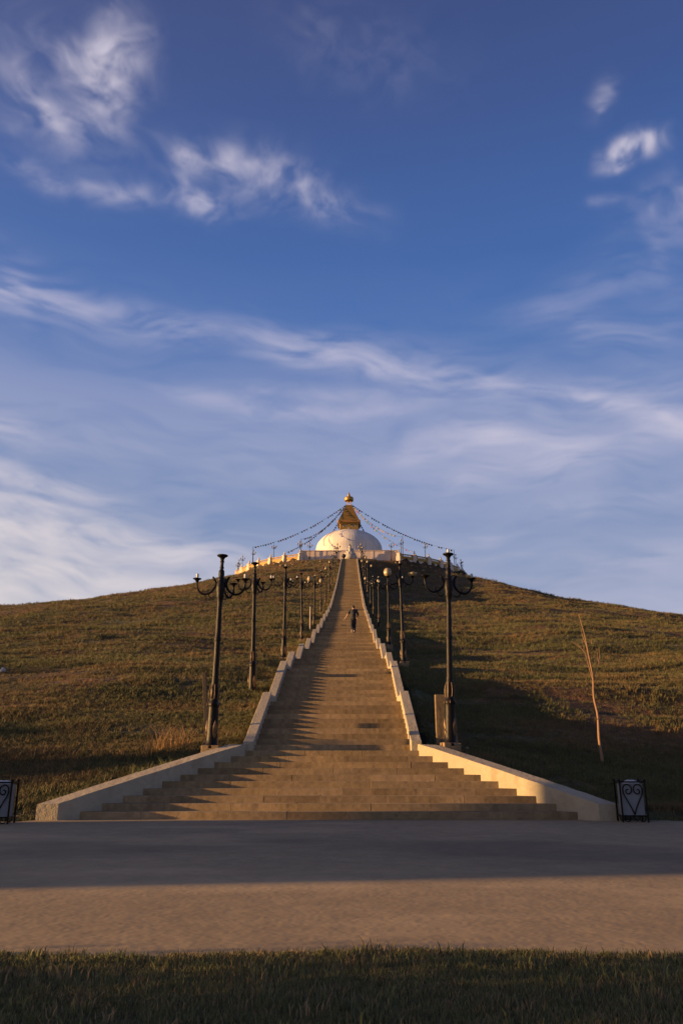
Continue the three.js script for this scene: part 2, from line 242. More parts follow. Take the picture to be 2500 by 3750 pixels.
// ------------------------------------------------------------------ the staircase, its levels
const R1 = 0.116, T1 = 0.32, Z0 = 14.4, LOWER = 10;          // lower, fanned flight
const R2 = 0.125, T2 = 0.34, LAND = LOWER * R1;              // long flights above
const flights = [[17.65, 10], [22.2, 11], [27.3, 6], [31.9, 9], [37.9, 9], [43.2, 12], [49.6, 10]];
{
  let z = 52.7, k;
  for (k = 0; k < 5; k++) flights.push([z + 6.06 * (k + 1) - 4.08 + 0.34, k === 1 ? 11 : 12]);
  z = 83; for (k = 0; k < 5; k++) flights.push([z + 5.6 * (k + 1) - 4.42 + 0.34, 13]);
  z = 111; for (k = 0; k < 12; k++) flights.push([z + 5.24 * (k + 1) - 4.42 + 0.34, k % 3 === 2 ? 14 : 13]);
}
const stairs = []; { let y = LAND; flights.forEach(([zs, n], i) => { const next = i + 1 < flights.length ? flights[i + 1][0] : zs + n * T2 + 2.2; stairs.push({ zs, n, y0: y, y1: y + n * R2, zl: zs + (n - 1) * T2, next }); y += n * R2; }); }
const TOP = stairs[stairs.length - 1].y1, ZTOP = stairs[stairs.length - 1].zl;
const levelTab = [[-50, 0], [13.95, 0], [14.35, 0.05], [17.6, LAND - 0.1]]; stairs.forEach(f => levelTab.push([f.zl + 0.2, f.y1 - 0.14])); levelTab.push([ZTOP + 2, TOP], [400, TOP]);
const stepLevel = Z => { if (Z < Z0) return 0; if (Z < stairs[0].zs) return Math.min(LOWER, Math.floor((Z - Z0) / T1) + 1) * R1; let y = LAND; for (const f of stairs) { if (Z < f.zs) return y; if (Z < f.next) return f.y0 + Math.min(f.n, Math.floor((Z - f.zs) / T2) + 1) * R2; y = f.y1; } return TOP; };

// ------------------------------------------------------------------ terrain
const HC = 204, HR = 30.4;                                    // middle and radius of the hilltop terrace
const fanHalf = Z => 1.8 + (17.28 - Z) * 0.844;
function smoothLevel(Z) {
  const low = (table(levelTab, Z - 1.1) + 2 * table(levelTab, Z) + table(levelTab, Z + 1.1)) / 4; if (Z < 17.4) return low; if (Z > ZTOP + 3) return TOP;
  let m = 0; for (let d = -1.8; d < 1.81; d += 0.6) m += Math.min(stepLevel(Z + d), TOP) / 7; return mix(low, m - 0.2 * sst(HC - HR, HC - HR - 4, Z), sst(17.4, 20, Z));
}
function terrain(x, Z) {
  const r = Math.hypot(x, HC - Z), Ze = HC - r;
  const ax = Math.abs(x);
  let y = r < HR ? TOP + 0.95 * sst(10.5, 12, ax) * sst(HR, HR - 0.35, r) : smoothLevel(Ze);
  y -= (x < 0 ? 1.7 : 0.9) * sst(HR, 52, r) * sst(118, 62, r) * sst(7, 30, Math.atan2(ax, HC - Z) / D2R);
  y += -0.021 * x * sst(30, 110, Z) * sst(HR, 62, r);
  // the stair runs on a bank: the ground on its right drops away high up
  if (x > 0) y -= 2.3 * sst(92, 107, Z) * sst(2.3, 6.5, x) * (1 - sst(16, 30, x)) * sst(HR - 1, HR + 6, r);
  y -= (x > 0 ? (0.165 * clamp(x - 2.5, 0, 7.5) * sst(14.4, 16.5, Z) * (1 - sst(19.5, 27, Z)) * (1 - 0.5 * sst(12, 30, x)) + 0.36 * sst(17, 20.5, Z) * sst(1.8, 3.4, x) * (1 - sst(8, 15, x))) : 0.12 * sst(18, 20, Z) * sst(-12, -3, x)) * sst(HR, HR + 5, r);
  const open = sst(14.2, 18, Z) * sst(HR, HR + 2, r) * sst(1.9, 4.5, ax);
  if (open > 0) {
    const g = 1 + Math.min(Z, 200) / 45;
    y += open * ((fbm(x / 5.2, Z / 3.6, 4, 801) - 0.5) * 0.34 * g + (fbm(x / 9, Z / 0.8, 3, 811) - 0.5) * 0.2 * Math.min(g, 2.2) + (fbm(x / 16, Z / 11, 2, 821) - 0.5) * 0.7 * Math.min(g, 2));
  }
  if (Z < 14.3) { y = Z > 4.12 && Z < 14.3 ? -0.05 : 0.005 + 0.03 * fbm(x / 0.8, Z / 0.8, 2, 830); if (Z > 14.0 && ax > 4.3) y = 0.0; }
  if (Z > 14.0 && Z < 17.7 && ax < fanHalf(Z) + 0.22) y = Math.min(y, (Z - 14.4) * 0.34 - 0.45);
  if (Z >= 17.6 && Z < ZTOP + 1 && ax < 2.0) y = Math.min(y, stepLevel(Z) - 0.75) - 0.1;
  return y;
}
function axisList(fn, a, b) { const l = [a]; while (l[l.length - 1] < b) l.push(l[l.length - 1] + fn(l[l.length - 1])); return l; }
{
  const xs0 = axisList(x => x < 9 ? 0.24 : 0.24 + (x - 9) * 0.034, 0, 2400), xs = [...xs0.slice(1).map(v => -v).reverse(), ...xs0];
  const zs = [...axisList(z => 0.25 + z * 0.08, 0.5, 1500).map(v => -v).reverse(), ...axisList(z => z < 30 ? 0.2 : z < 230 ? 0.2 + (z - 30) * 0.008 : 1.8 + (z - 230) * 0.09, 0, 3500)];
  const nx = xs.length, nz = zs.length, pos = new Float32Array(nx * nz * 3), uv = new Float32Array(nx * nz * 2), col = new Float32Array(nx * nz * 3), idx = [];
  for (let j = 0; j < nz; j++) for (let i = 0; i < nx; i++) {
    const k = j * nx + i, x = xs[i], Z = zs[j], y = terrain(x, Z); pos.set([x, y, -Z], k * 3); uv.set([x, Z], k * 2);
    // bare, reddish soil on the upper slopes and along worn strips
    const bare = sst(0.42, 0.66, fbm(x / 9, Z / 5, 4, 850) + 0.22 * sst(95, 150, Z)), t = 0.8 + 0.4 * fbm(x / 2.2, Z / 1.4, 3, 860);
    col.set([mix(0.86, 1.25, bare) * t, mix(0.95, 0.82, bare) * t, mix(0.9, 0.7, bare) * t], k * 3);
  }
  for (let j = 0; j < nz - 1; j++) for (let i = 0; i < nx - 1; i++) { const a = j * nx + i; idx.push(a, a + 1, a + nx, a + 1, a + nx + 1, a + nx); }
  const g = new THREE.BufferGeometry(); g.setAttribute('position', new THREE.BufferAttribute(pos, 3)); g.setAttribute('uv', new THREE.BufferAttribute(uv, 2)); g.setAttribute('color', new THREE.BufferAttribute(col, 3)); g.setIndex(idx); g.computeVertexNormals();
  structure('hillside', g, M.soil);
}
// paved forecourt, with a broken front edge
{
  const pts = []; const R = rng(5);
  for (let x = -70; x <= 70; x += Math.abs(x) < 5 ? 0.12 : 1.2) pts.push([x, 4.3 + (fbm(x * 1.7, 3, 4, 880) - 0.5) * 0.16 - x * 0.004]);
  const s = new THREE.Shape([...pts.map(([x, z]) => new THREE.Vector2(x, z)), new THREE.Vector2(70, 14.52), new THREE.Vector2(5.0, 14.42), new THREE.Vector2(4.85, 14.05), new THREE.Vector2(-4.85, 14.05), new THREE.Vector2(-5.0, 13.72), new THREE.Vector2(-70, 13.6)]);
  const hole = new THREE.ExtrudeGeometry(s, { depth: 0.09, bevelEnabled: false }); hole.rotateX(-Math.PI / 2); hole.translate(0, -0.09, 0);
  structure('pavement', triUV(hole, 3.1, 5.2), M.pave);
  const apron = new THREE.ExtrudeGeometry(new THREE.Shape([[-4.9, 14.0], [4.9, 14.0], [4.9, 14.6], [-4.9, 14.6]].map(p => new THREE.Vector2(...p))), { depth: 0.08, bevelEnabled: false }); apron.rotateX(-Math.PI / 2); apron.translate(0, -0.086, 0);
  structure('pavement_apron', triUV(apron, 3.1, 5.2), M.pave);
}

// ------------------------------------------------------------------ staircase
const stair = thing('stone_staircase', 'long straight concrete staircase climbing the hill to the white dome', 'staircase', 0, 0, Z0);
{
  const R = rng(21), put = (name, g, m, kind) => { g.translate(0, 0, Z0); return part(name, g, m, stair, kind); };
  const mats = [M.step, M.step, M.stepB, M.stepC];
  const prof = (zf, y, depth, h) => [[zf, y - h], [zf + depth, y - h], [zf + depth, y], [zf, y]];
  for (let i = 0; i < LOWER; i++) {                              // lower flight: rows of cast blocks with open joints
    const zf = Z0 + i * T1, y = (i + 1) * R1, hw = fanHalf(zf) + 0.05, depth = i === LOWER - 1 ? 0.5 : T1 + 0.12;
    const ru = R() * 6, rv = R() * 6; let x = -hw; while (x < hw - 0.01) {
      let w = 0.95 + R() * 0.55; if (hw - x - w < 0.5) w = hw - x; const dz = (R() - 0.5) * 0.004, dy = (R() - 0.5) * 0.005;
      put('step_block', triUV(extrudeX(prof(zf + dz, y + dy, depth, R1 + 0.12), x + 0.0012, x + w - 0.0012, 0.005), ru, rv), mats[R() * 4 | 0]); x += w;
    }
  }
  const variants = []; for (let k = 0; k < 7; k++) variants.push(triUV(extrudeX(prof(0, 0, T2 + 0.1, 0.3), -1.68, 1.68, 0.008), R() * 6, R() * 6));
  const rest = []; let count = 0;
  for (const f of stairs) for (let i = 0; i < f.n; i++) {
    const zf = f.zs + i * T2, y = f.y0 + (i + 1) * R2 + (R() - 0.5) * 0.008, last = i === f.n - 1, g = last ? triUV(extrudeX(prof(0, 0, f.next - zf + 0.1, 0.3), -1.68, 1.68, 0.008), R() * 6, R() * 6) : variants[R() * 7 | 0];
    const zz = zf + (R() - 0.5) * 0.014;
    if (count < 236) { const m = part('step', g, mats[R() * 4 | 0], stair); m.position.set(0, y, Z0 - zz); m.rotation.y = (R() - 0.5) * 0.018; } else { const c = g.clone(); c.translate(0, y, Z0 - zz); rest.push(c); }
    count++;
  }
  part('far_steps', merge(rest), M.step, stair, 'stuff');
  // parapets: one leaning coping for every flight, its upper end standing proud of the next
  for (const s of [-1, 1]) {
    let zp = 17.36;
    for (const f of stairs) {
      const ze = f.zl + 0.3, x0 = s < 0 ? -1.87 : 1.65, j = (R() - 0.5) * 0.03;
      put('parapet', triUV(extrudeX([[zp, f.y0 - 0.7], [ze, f.y1 - 0.9], [ze, f.y1 + 0.27 + j], [f.zs - 0.12, f.y0 + 0.22 + j], [zp, f.y0 + 0.18 + j]], x0, x0 + 0.22, 0.01), R() * 5, R() * 5), M.wall); zp = ze + 0.004;
    }
    // wing walls of the fanned flight
    const N = 22, P = [], I = [];
    for (let k = 0; k <= N; k++) {
      const t = k / N, Z = mix(17.56, 14.08, t), xi = Math.max(1.8, fanHalf(Z)) - 0.02, xo = xi + 0.36, yt = t < 0.09 ? 1.285 : mix(1.285, 0.26, Math.pow((t - 0.09) / 0.91, 1.04)), w = () => (R() - 0.5) * 0.008;
      P.push(s * xi, -0.4, -Z + Z0, s * xi + w(), yt + w(), -Z + Z0, s * xo + w(), yt - 0.012 + w(), -Z + Z0, s * xo, -0.4, -Z + Z0);
    }
    const q = (a, b, c, d) => s > 0 ? I.push(a, b, c, a, c, d) : I.push(a, c, b, a, d, c);
    for (let k = 0; k < N; k++) { const a = k * 4, b = a + 4; q(a, b, b + 1, a + 1); q(a + 1, b + 1, b + 2, a + 2); q(a + 2, b + 2, b + 3, a + 3); }
    q(0, 1, 2, 3); const e = N * 4; q(e, e + 3, e + 2, e + 1);
    let g = new THREE.BufferGeometry(); g.setAttribute('position', new THREE.Float32BufferAttribute(P, 3)); g.setIndex(I); g = g.toNonIndexed(); g.computeVertexNormals();
    part('wing_wall', triUV(g, R() * 5, R() * 5), M.wall, stair);
  }
}

// ------------------------------------------------------------------ lamp posts
const G = {};
G.post = lathe([[0, 0], [0.185, 0], [0.185, 0.05], [0.1267, 0.08], [0.1225, 0.2], [0.114, 0.55], [0.1056, 0.82], [0.1225, 0.86], [0.1267, 0.9], [0.1056, 0.94], [0.0896, 1], [0.0935, 1.1], [0.0818, 1.3], [0.068, 1.45], [0.0636, 2.2], [0.0739, 2.23], [0.0776, 2.27], [0.0651, 2.31], [0.0591, 2.5], [0.0636, 2.66], [0.0554, 2.7], [0.0544, 3.05], [0.0643, 3.1], [0.0709, 3.16], [0.0898, 3.2], [0.0803, 3.24], [0.0992, 3.32], [0.1021, 3.42], [0.0803, 3.54], [0.0709, 3.56], [0.0803, 3.6], [0.0567, 3.63], [0.0662, 3.7], [0.0614, 3.77], [0.0331, 3.82], [0.0548, 3.84], [0.0378, 3.87], [0.0359, 3.96], [0.0529, 3.98], [0.0359, 4.01]], 18);
G.cup = lathe([[0.036, 4.0], [0.045, 4.05], [0.075, 4.09], [0.112, 4.105], [0.122, 4.115], [0.118, 4.135], [0.095, 4.14], [0.05, 4.12], [0, 4.12]], 14);
{ // arm in the plane x-y, running out along +x; horn by the post, S-curve, upturned end with a dish
  const a = [[0.17, 3.62, 0], [0.118, 3.5, 0], [0.125, 3.42, 0], [0.176, 3.33, 0], [0.253, 3.268, 0], [0.36, 3.245, 0], [0.455, 3.29, 0], [0.51, 3.38, 0], [0.53, 3.46, 0], [0.53, 3.52, 0]];
  const beads = []; for (let k = 0; k < 6; k++) { const t = k / 5; const b = new THREE.SphereGeometry(0.027, 7, 5); b.translate(mix(0.12, 0.2, t * t), mix(3.5, 3.31, t), 0); beads.push(b); }
  G.arm = merge([tube(a, 0.025, 30, 7), taper([[0.118, 3.5, 0], [0.14, 3.57, 0], [0.185, 3.64, 0]], 0.034, 0.02, 6), taper([[0.26, 3.265, 0], [0.25, 3.2, 0], [0.2, 3.165, 0], [0.14, 3.17, 0], [0.125, 3.2, 0]], 0.019, 0.01, 12), taper([[0.28, 3.262, 0], [0.3, 3.31, 0], [0.285, 3.345, 0], [0.262, 3.335, 0]], 0.016, 0.008, 10), taper([[0.515, 3.4, 0], [0.56, 3.38, 0], [0.59, 3.4, 0]], 0.016, 0.008, 8), taper([[0.118, 3.5, 0], [0.07, 3.45, 0]], 0.03, 0.03, 3), ...beads]);
  G.dish = lathe([[0.02, 3.5], [0.035, 3.53], [0.045, 3.56], [0.09, 3.585], [0.098, 3.595], [0.09, 3.6], [0.03, 3.59], [0, 3.59]], 14);
}
G.bulb = lathe([[0, 0], [0.024, 0], [0.026, 0.03], [0.018, 0.035], [0.031, 0.045], [0.031, 0.055], [0.024, 0.06], [0.032, 0.07], [0.031, 0.08], [0.024, 0.085], [0.031, 0.095], [0.028, 0.11], [0.015, 0.12], [0, 0.122]], 10);
function tulip(hgt, r, open) { // five fused petals, closing to a mouth
  const g = new THREE.LatheGeometry([[0.03, 0], [0.06, 0.01], [0.12, 0.05], [0.155, 0.11], [0.165, 0.17], [0.155, 0.24], [0.12, 0.3], [0.07, 0.335], [0.05, 0.34]].map(([a, b]) => new THREE.Vector2(a * r, b * hgt)), 40), p = g.attributes.position;
  for (let i = 0; i < p.count; i++) { const a = Math.atan2(p.getZ(i), p.getX(i)), h = p.getY(i) / (0.34 * hgt), k = 1 - 0.13 * Math.pow(Math.abs(Math.cos(a * 2.5)), 6) * sst(0.05, 0.5, h); let y = p.getY(i) + 0.03 * Math.sin(a * 2.5) ** 2 * sst(0.5, 1, h); if (open) { y = Math.min(y, 0.17 + 0.02 * Math.sin(a * 5)); } p.setXYZ(i, p.getX(i) * k * (open ? 1.15 : 1), y, p.getZ(i) * k * (open ? 1.15 : 1)); }
  g.computeVertexNormals(); return g;
}
G.globe = tulip(1, 1, false); G.half = tulip(1, 1, true);
{ // raised leaf on the shaft, and a wire basket of bent rods above it
  const leaf = []; for (const a of [2.7, 0.6, -1.5]) { const s = new THREE.SphereGeometry(1, 9, 12); s.scale(0.045, 0.19, 0.022); const p = s.attributes.position; for (let i = 0; i < p.count; i++) { const y = p.getY(i); p.setZ(i, p.getZ(i) * (1 + 0.35 * Math.sin(y * 160))); p.setX(i, p.getX(i) * (1 - 0.5 * sst(0, 0.19, y))); } s.computeVertexNormals(); s.translate(0, 0.38, 0.115); s.rotateY(a); leaf.push(s); const c = taper([[0.01, 0.36, 0.13], [0.045, 0.3, 0.135], [0.07, 0.27, 0.12]], 0.012, 0.006, 6); c.rotateY(a); leaf.push(c); }
  G.leaf = merge(leaf);
  const rod = []; for (let k = 0; k < 8; k++) { const c = tube([[0.078, 1.3, 0], [0.1, 1.22, 0], [0.112, 1.13, 0], [0.104, 1.04, 0], [0.09, 1.0, 0]], 0.008, 8, 5); c.rotateY(k * Math.PI / 4 + 0.2); rod.push(c); }
  for (let k = 0; k < 6; k++) { const c = taper([[0.1, 0.92, 0], [0.132, 0.9, 0], [0.145, 0.86, 0]], 0.018, 0.008, 6); c.rotateY(k * Math.PI / 3 + 0.3); rod.push(c); }
  G.basket = merge(rod);
}
G.footing = triUV(box(0.36, 1.46, 0.36, 0, -1.4, 0, 0.012), 0.4, 0.2);
function lampPost(label, group, x, y, Z, lean, fits, turn = 0, size = 1) {
  // fits: [top, left arm, right arm, rear arm] each of b(ulb) g(lobe) h(alf globe) n(othing)
  const o = thing('lamp_post', label, 'lamp post', x, y, Z, turn, group); o.rotation.z = lean; o.scale.setScalar(size);
  part('footing', G.footing, M.plinth, o); part('post', G.post, M.iron, o); part('top_cup', G.cup, M.iron, o); part('leaf_ornament', G.leaf, M.bronze, o); part('basket_ornament', G.basket, M.bronze, o);
  const fit = (f, px, py, pz, rot = 0) => { if (f === 'b') part('bulb', G.bulb, M.bulb, o).position.set(px, py, pz); if (f === 'g') part('lamp_globe', G.globe, M.globe, o).position.set(px, py - 0.01, pz); if (f === 'h') { const m = part('lamp_globe', G.half, M.globe, o); m.position.set(px, py - 0.01, pz); m.rotation.y = rot; m.userData.label = 'broken cream lamp globe, only its lower half left'; } };
  fit(fits[0], 0, 4.12, 0);
  [[Math.PI, 1], [0, 2], [0.62 + Math.PI / 2 * 0.35, 3]].forEach(([a, k]) => { const m = part('arm', G.arm, M.iron, o); m.rotation.y = a; const d = part('dish', G.dish, M.iron, m); d.position.set(0.53, 0, 0); fit(fits[k], 0.53 * Math.cos(a), 3.59, -0.53 * Math.sin(a)); });
  return o;
}
const ORD = ['first', 'second', 'third', 'fourth', 'fifth', 'sixth', 'seventh', 'eighth', 'ninth', 'tenth', 'eleventh', 'twelfth'];
const gl = 'lamp posts up the left side of the staircase', gr = 'lamp posts up the right side of the staircase';
[[17.2, 'nbbn', -0.012, -2.5, 1.2], [24.5, 'nnbn', 0.012, -2.58, 2.9], [34.5, 'bbbb', 0.0, -2.5, 5.2], [47.5, 'nbgb', 0.03, -2.52, 7.95], [62, 'bbgb', 0, -2.5, 11.1], [76, 'bbbn', 0.01, -2.5], [90, 'gbnb', 0, -2.5], [104, 'gbbn', -0.01, -2.5], [119, 'bbbb', 0, -2.5], [134, 'bgnb', 0.01, -2.5], [149, 'ggbg', 0, -2.5], [163, 'gggn', 0, -2.5]].forEach(([Z, f, lean, x, yb], i) => lampPost(`dark ornate three-armed lamp post, ${ORD[i]} up the left side of the staircase` + (i === 0 ? ', bare bulbs' : ''), gl, x, yb ?? stepLevel(Z) - 0.2, Z, lean, f, 0, Z < 20 ? 1 : 0.985));
[[17.3, 'bnbn', -0.03, 2.46, 1.25], [32.2, 'bghb', 0.02, 2.5, 4.73], [44.5, 'nbnb', 0, 2.5, 7.18], [60, 'bbbn', 0, 2.5, 10.5], [74, 'bbgb', 0.01, 2.5, 13.77], [86, 'ngbb', 0, 2.5, 16.7], [100, 'gbgn', 0, 2.5], [115, 'ggbb', -0.01, 2.5], [130, 'bbbg', 0, 2.5], [146, 'ggbn', 0, 2.5], [162, 'ggbg', 0, 2.5]].forEach(([Z, f, lean, x, yb], i) => lampPost(`dark ornate three-armed lamp post, ${ORD[i]} up the right side of the staircase` + (i === 1 ? ', broken cream globe' : ''), gr, x, yb ?? stepLevel(Z) - 0.2, Z, lean, f, 0.15, Z < 20 ? 1 : 0.99));

// ------------------------------------------------------------------ hilltop: stupa, plinths, balustrades, statues, flags
const YT = TOP + 0.95;                                      // level of the raised terrace
const rim = (deg, r = HR - 0.5) => [Math.sin(deg * D2R) * r, HC - Math.cos(deg * D2R) * r];
{
  const SZ = 190, SX = -0.1, s = thing('stupa', 'white domed stupa with golden spire on the hilltop', 'stupa', SX, YT, SZ), Y = v => v - TOP;
  const base = 46 - 46;
  const pl = part('plinth', triUV(box(22.6, 2.75, 24, 0, -1.0, 0.6, 0.05)), M.plaster, s); part('coping', triUV(box(22.9, 0.14, 24.3, 0, 1.75, 0.6, 0.03)), M.plaster, pl);
  for (let k = 0; k < 9; k++) part('pilaster', triUV(box(0.5, 2.7, 0.05, -10.8 + k * 2.7, -0.98, 12.62, 0.01)), M.plaster, pl);
  part('rear_plinth', triUV(box(36, 2.45, 15, 0, 0, -4.6, 0.05)), M.plaster, s);
  part('drum', triUV(lathe([[0, 0], [8.9, 0], [8.9, 2.75], [9.1, 2.8], [9.1, 2.98], [8.3, 3.0], [0, 3.0]], 64)), M.dome, s);
  const dp = [[8.15, 2.95], [8.15, 5.2]]; for (let k = 1; k <= 16; k++) { const a = k / 16 * Math.PI / 2; dp.push([8.15 * Math.cos(a), 5.2 + 4.95 * Math.sin(a)]); }
  part('dome', triUV(mergeVertices(lathe(dp, 72))), M.dome, s).geometry.computeVertexNormals?.();
  const H0 = 9.65;                                            // harmika
  const hm = part('harmika', triUV(box(4.6, 2.3, 4.6, 0, H0, 0, 0.04)), M.gold, s);
  part('base_band', box(4.72, 0.3, 4.72, 0, H0, 0, 0.03), M.goldDark, hm);
  part('cornice', merge([box(5.1, 0.25, 5.1, 0, H0 + 1.75, 0, 0.03), box(5.6, 0.62, 5.6, 0, H0 + 2.0, 0, 0.04)]), M.gold, hm);
  part('cornice_band', box(5.66, 0.12, 5.66, 0, H0 + 2.22, 0, 0.02), M.red, hm);
  for (const [rot] of [[0], [Math.PI / 2], [Math.PI], [-Math.PI / 2]]) {
    const eye = [], dark = [], lid = [];
    for (const q of [-1, 1]) {
      const e = new THREE.Shape(); e.moveTo(-0.72 * q, 0.04); e.quadraticCurveTo(-0.2 * q, 0.3, 0.7 * q, 0.02); e.quadraticCurveTo(0.1 * q, -0.16, -0.72 * q, 0.04);
      const ge = new THREE.ExtrudeGeometry(e, { depth: 0.03, bevelEnabled: false }); ge.translate(q * 1.12, H0 + 1.12, 2.3); eye.push(ge);
      const gp = new THREE.CylinderGeometry(0.14, 0.14, 0.03, 14); gp.rotateX(Math.PI / 2); gp.translate(q * 1.05, H0 + 1.13, 2.345); dark.push(gp);
      lid.push(tube([[q * 0.38, H0 + 1.2, 2.33], [q * 1.0, H0 + 1.34, 2.33], [q * 1.85, H0 + 1.16, 2.33]], 0.045, 12, 5), tube([[q * 0.3, H0 + 1.4, 2.33], [q * 1.0, H0 + 1.66, 2.33], [q * 1.95, H0 + 1.45, 2.33]], 0.05, 12, 5));
    }
    const nose = tube([[0.12, H0 + 0.75, 2.34], [-0.12, H0 + 0.72, 2.34], [-0.16, H0 + 0.52, 2.34], [0.1, H0 + 0.45, 2.34], [0.12, H0 + 0.62, 2.34], [0.0, H0 + 0.6, 2.34]], 0.045, 16, 5);
    for (const [n, l, m] of [['painted_eyes', eye, M.white], ['pupils', dark, M.black], ['brows', lid, M.black], ['nose_mark', [nose], M.white]]) { const g = merge(l.map(v => v.clone())); g.rotateY(rot); part(n, g, m, hm); }
  }
  const P0 = H0 + 2.62; let y = P0;                            // thirteen shrinking tiers
  for (let k = 0; k < 13; k++) { const w = mix(5.1, 1.35, k / 13), hh = 0.345, wn = mix(5.1, 1.35, (k + 1) / 13), g = new THREE.CylinderGeometry(wn * 0.71 + 0.03, w * 0.71, hh, 4, 1); g.rotateY(Math.PI / 4); g.translate(0, y + hh / 2, 0); const f = g.toNonIndexed(); f.computeVertexNormals(); part('spire_tier', triUV(f), k % 3 ? M.gold : M.goldDark, s); y += hh; }
  for (let k = 0; k < 6; k++) { const a = k * Math.PI / 3; part('canopy_post', lathe([[0.06, y - 0.05], [0.07, y + 0.1], [0.05, y + 0.6], [0.07, y + 1.25]], 8).translate(0.48 * Math.cos(a), 0, 0.48 * Math.sin(a)), M.gold, s); }
  part('canopy', lathe([[0, y + 1.2], [0.9, y + 1.2], [1.08, y + 1.28], [1.14, y + 1.5], [1.14, y + 2.0], [1.06, y + 2.2], [0.8, y + 2.32], [0.4, y + 2.42], [0, y + 2.44]], 32), M.gold, s);
  part('finial', lathe([[0.42, y + 2.4], [0.3, y + 2.55], [0.42, y + 2.7], [0.28, y + 2.85], [0.2, y + 3.0], [0.3, y + 3.15], [0.12, y + 3.35], [0.05, y + 3.6], [0.0, y + 3.9]], 16), M.gold, s);
  part('dome_arch', tube([[-3.6, 5.2 + 4.0, 3.6], [-4.8, 8.0, 4.4], [-5.6, 6.4, 4.6], [-5.85, 4.8, 5.7]].map(([a, b, c]) => { const k = 8.17 / Math.hypot(a, (b - 5.2) * 8.15 / 4.95, c); return b < 5.2 ? [a * 8.17 / Math.hypot(a, c), b, c * 8.17 / Math.hypot(a, c)] : [a * k, 5.2 + (b - 5.2) * k, c * k]; }), 0.09, 24, 6), M.red, s);
}
const zStupa = 190, neck = YT + 16.8;
// seated statue before the plinth
{
  const b = thing('seated_statue', 'large white seated statue at the head of the stairs', 'statue', 0.15, YT, 175.8);
  const sd = (x, y, z) => { const p = [x, y, z]; let d = ell(p, [0, 0.62, 0.1], [1.15, 0.3, 0.72]); d = smin(d, cap(p, [-0.95, 0.62, 0.3], [0.35, 0.58, 0.75], 0.27, 0.2), 0.2); d = smin(d, cap(p, [0.95, 0.62, 0.3], [-0.35, 0.62, 0.78], 0.27, 0.2), 0.2); d = smin(d, cap(p, [0, 0.7, -0.12], [0, 1.65, -0.08], 0.5, 0.46), 0.25); d = smin(d, cap(p, [-0.5, 1.78, -0.06], [0.5, 1.78, -0.06], 0.2, 0.2), 0.2);
    for (const q of [-1, 1]) { d = smin(d, cap(p, [q * 0.62, 1.75, -0.05], [q * 0.78, 1.15, 0.1], 0.19, 0.16), 0.1); d = smin(d, cap(p, [q * 0.78, 1.15, 0.1], [q * 0.2, 0.92, 0.55], 0.15, 0.11), 0.1); d = Math.min(d, ell(p, [q * 0.3, 2.28, 0.02], [0.05, 0.16, 0.07])); }
    d = smin(d, cap(p, [0, 1.85, -0.03], [0, 2.1, 0], 0.17, 0.16), 0.1); d = smin(d, ell(p, [0, 2.36, 0.02], [0.28, 0.34, 0.3]), 0.06); d = smin(d, cap(p, [0, 2.36, 0.28], [0, 2.28, 0.34], 0.05, 0.05), 0.05); return d; };
  part('body', netMesh(sd, [-1.5, 0.2, -0.9], [1.5, 2.9, 1.2], 0.055), M.marble, b);
  part('hair', netMesh((x, y, z) => Math.max(smin(ell([x, y, z], [0, 2.42, -0.03], [0.31, 0.34, 0.32]), ell([x, y, z], [0, 2.78, -0.03], [0.15, 0.15, 0.15]), 0.06), -(y - 2.42 + (z - 0.1) * 0.8)), [-0.5, 2.0, -0.5], [0.5, 3.05, 0.5], 0.035), M.black, b);
  part('throne', triUV(lathe([[0, -1.1], [1.6, -1.1], [1.6, 0], [1.45, 0], [1.5, 0.1], [1.3, 0.18], [1.45, 0.32], [1.3, 0.36], [0, 0.36]], 24)), M.marble, b);
}
single('incense_burner', lathe([[0, 0], [0.34, 0], [0.3, 0.08], [0.14, 0.2], [0.2, 0.42], [0.46, 0.62], [0.52, 0.85], [0.42, 1.02], [0.5, 1.08], [0.3, 1.16], [0.12, 1.34], [0, 1.38]], 18), M.black, 'dark rounded burner standing left of the white seated statue', 'burner', -1.3, TOP, 174.9);
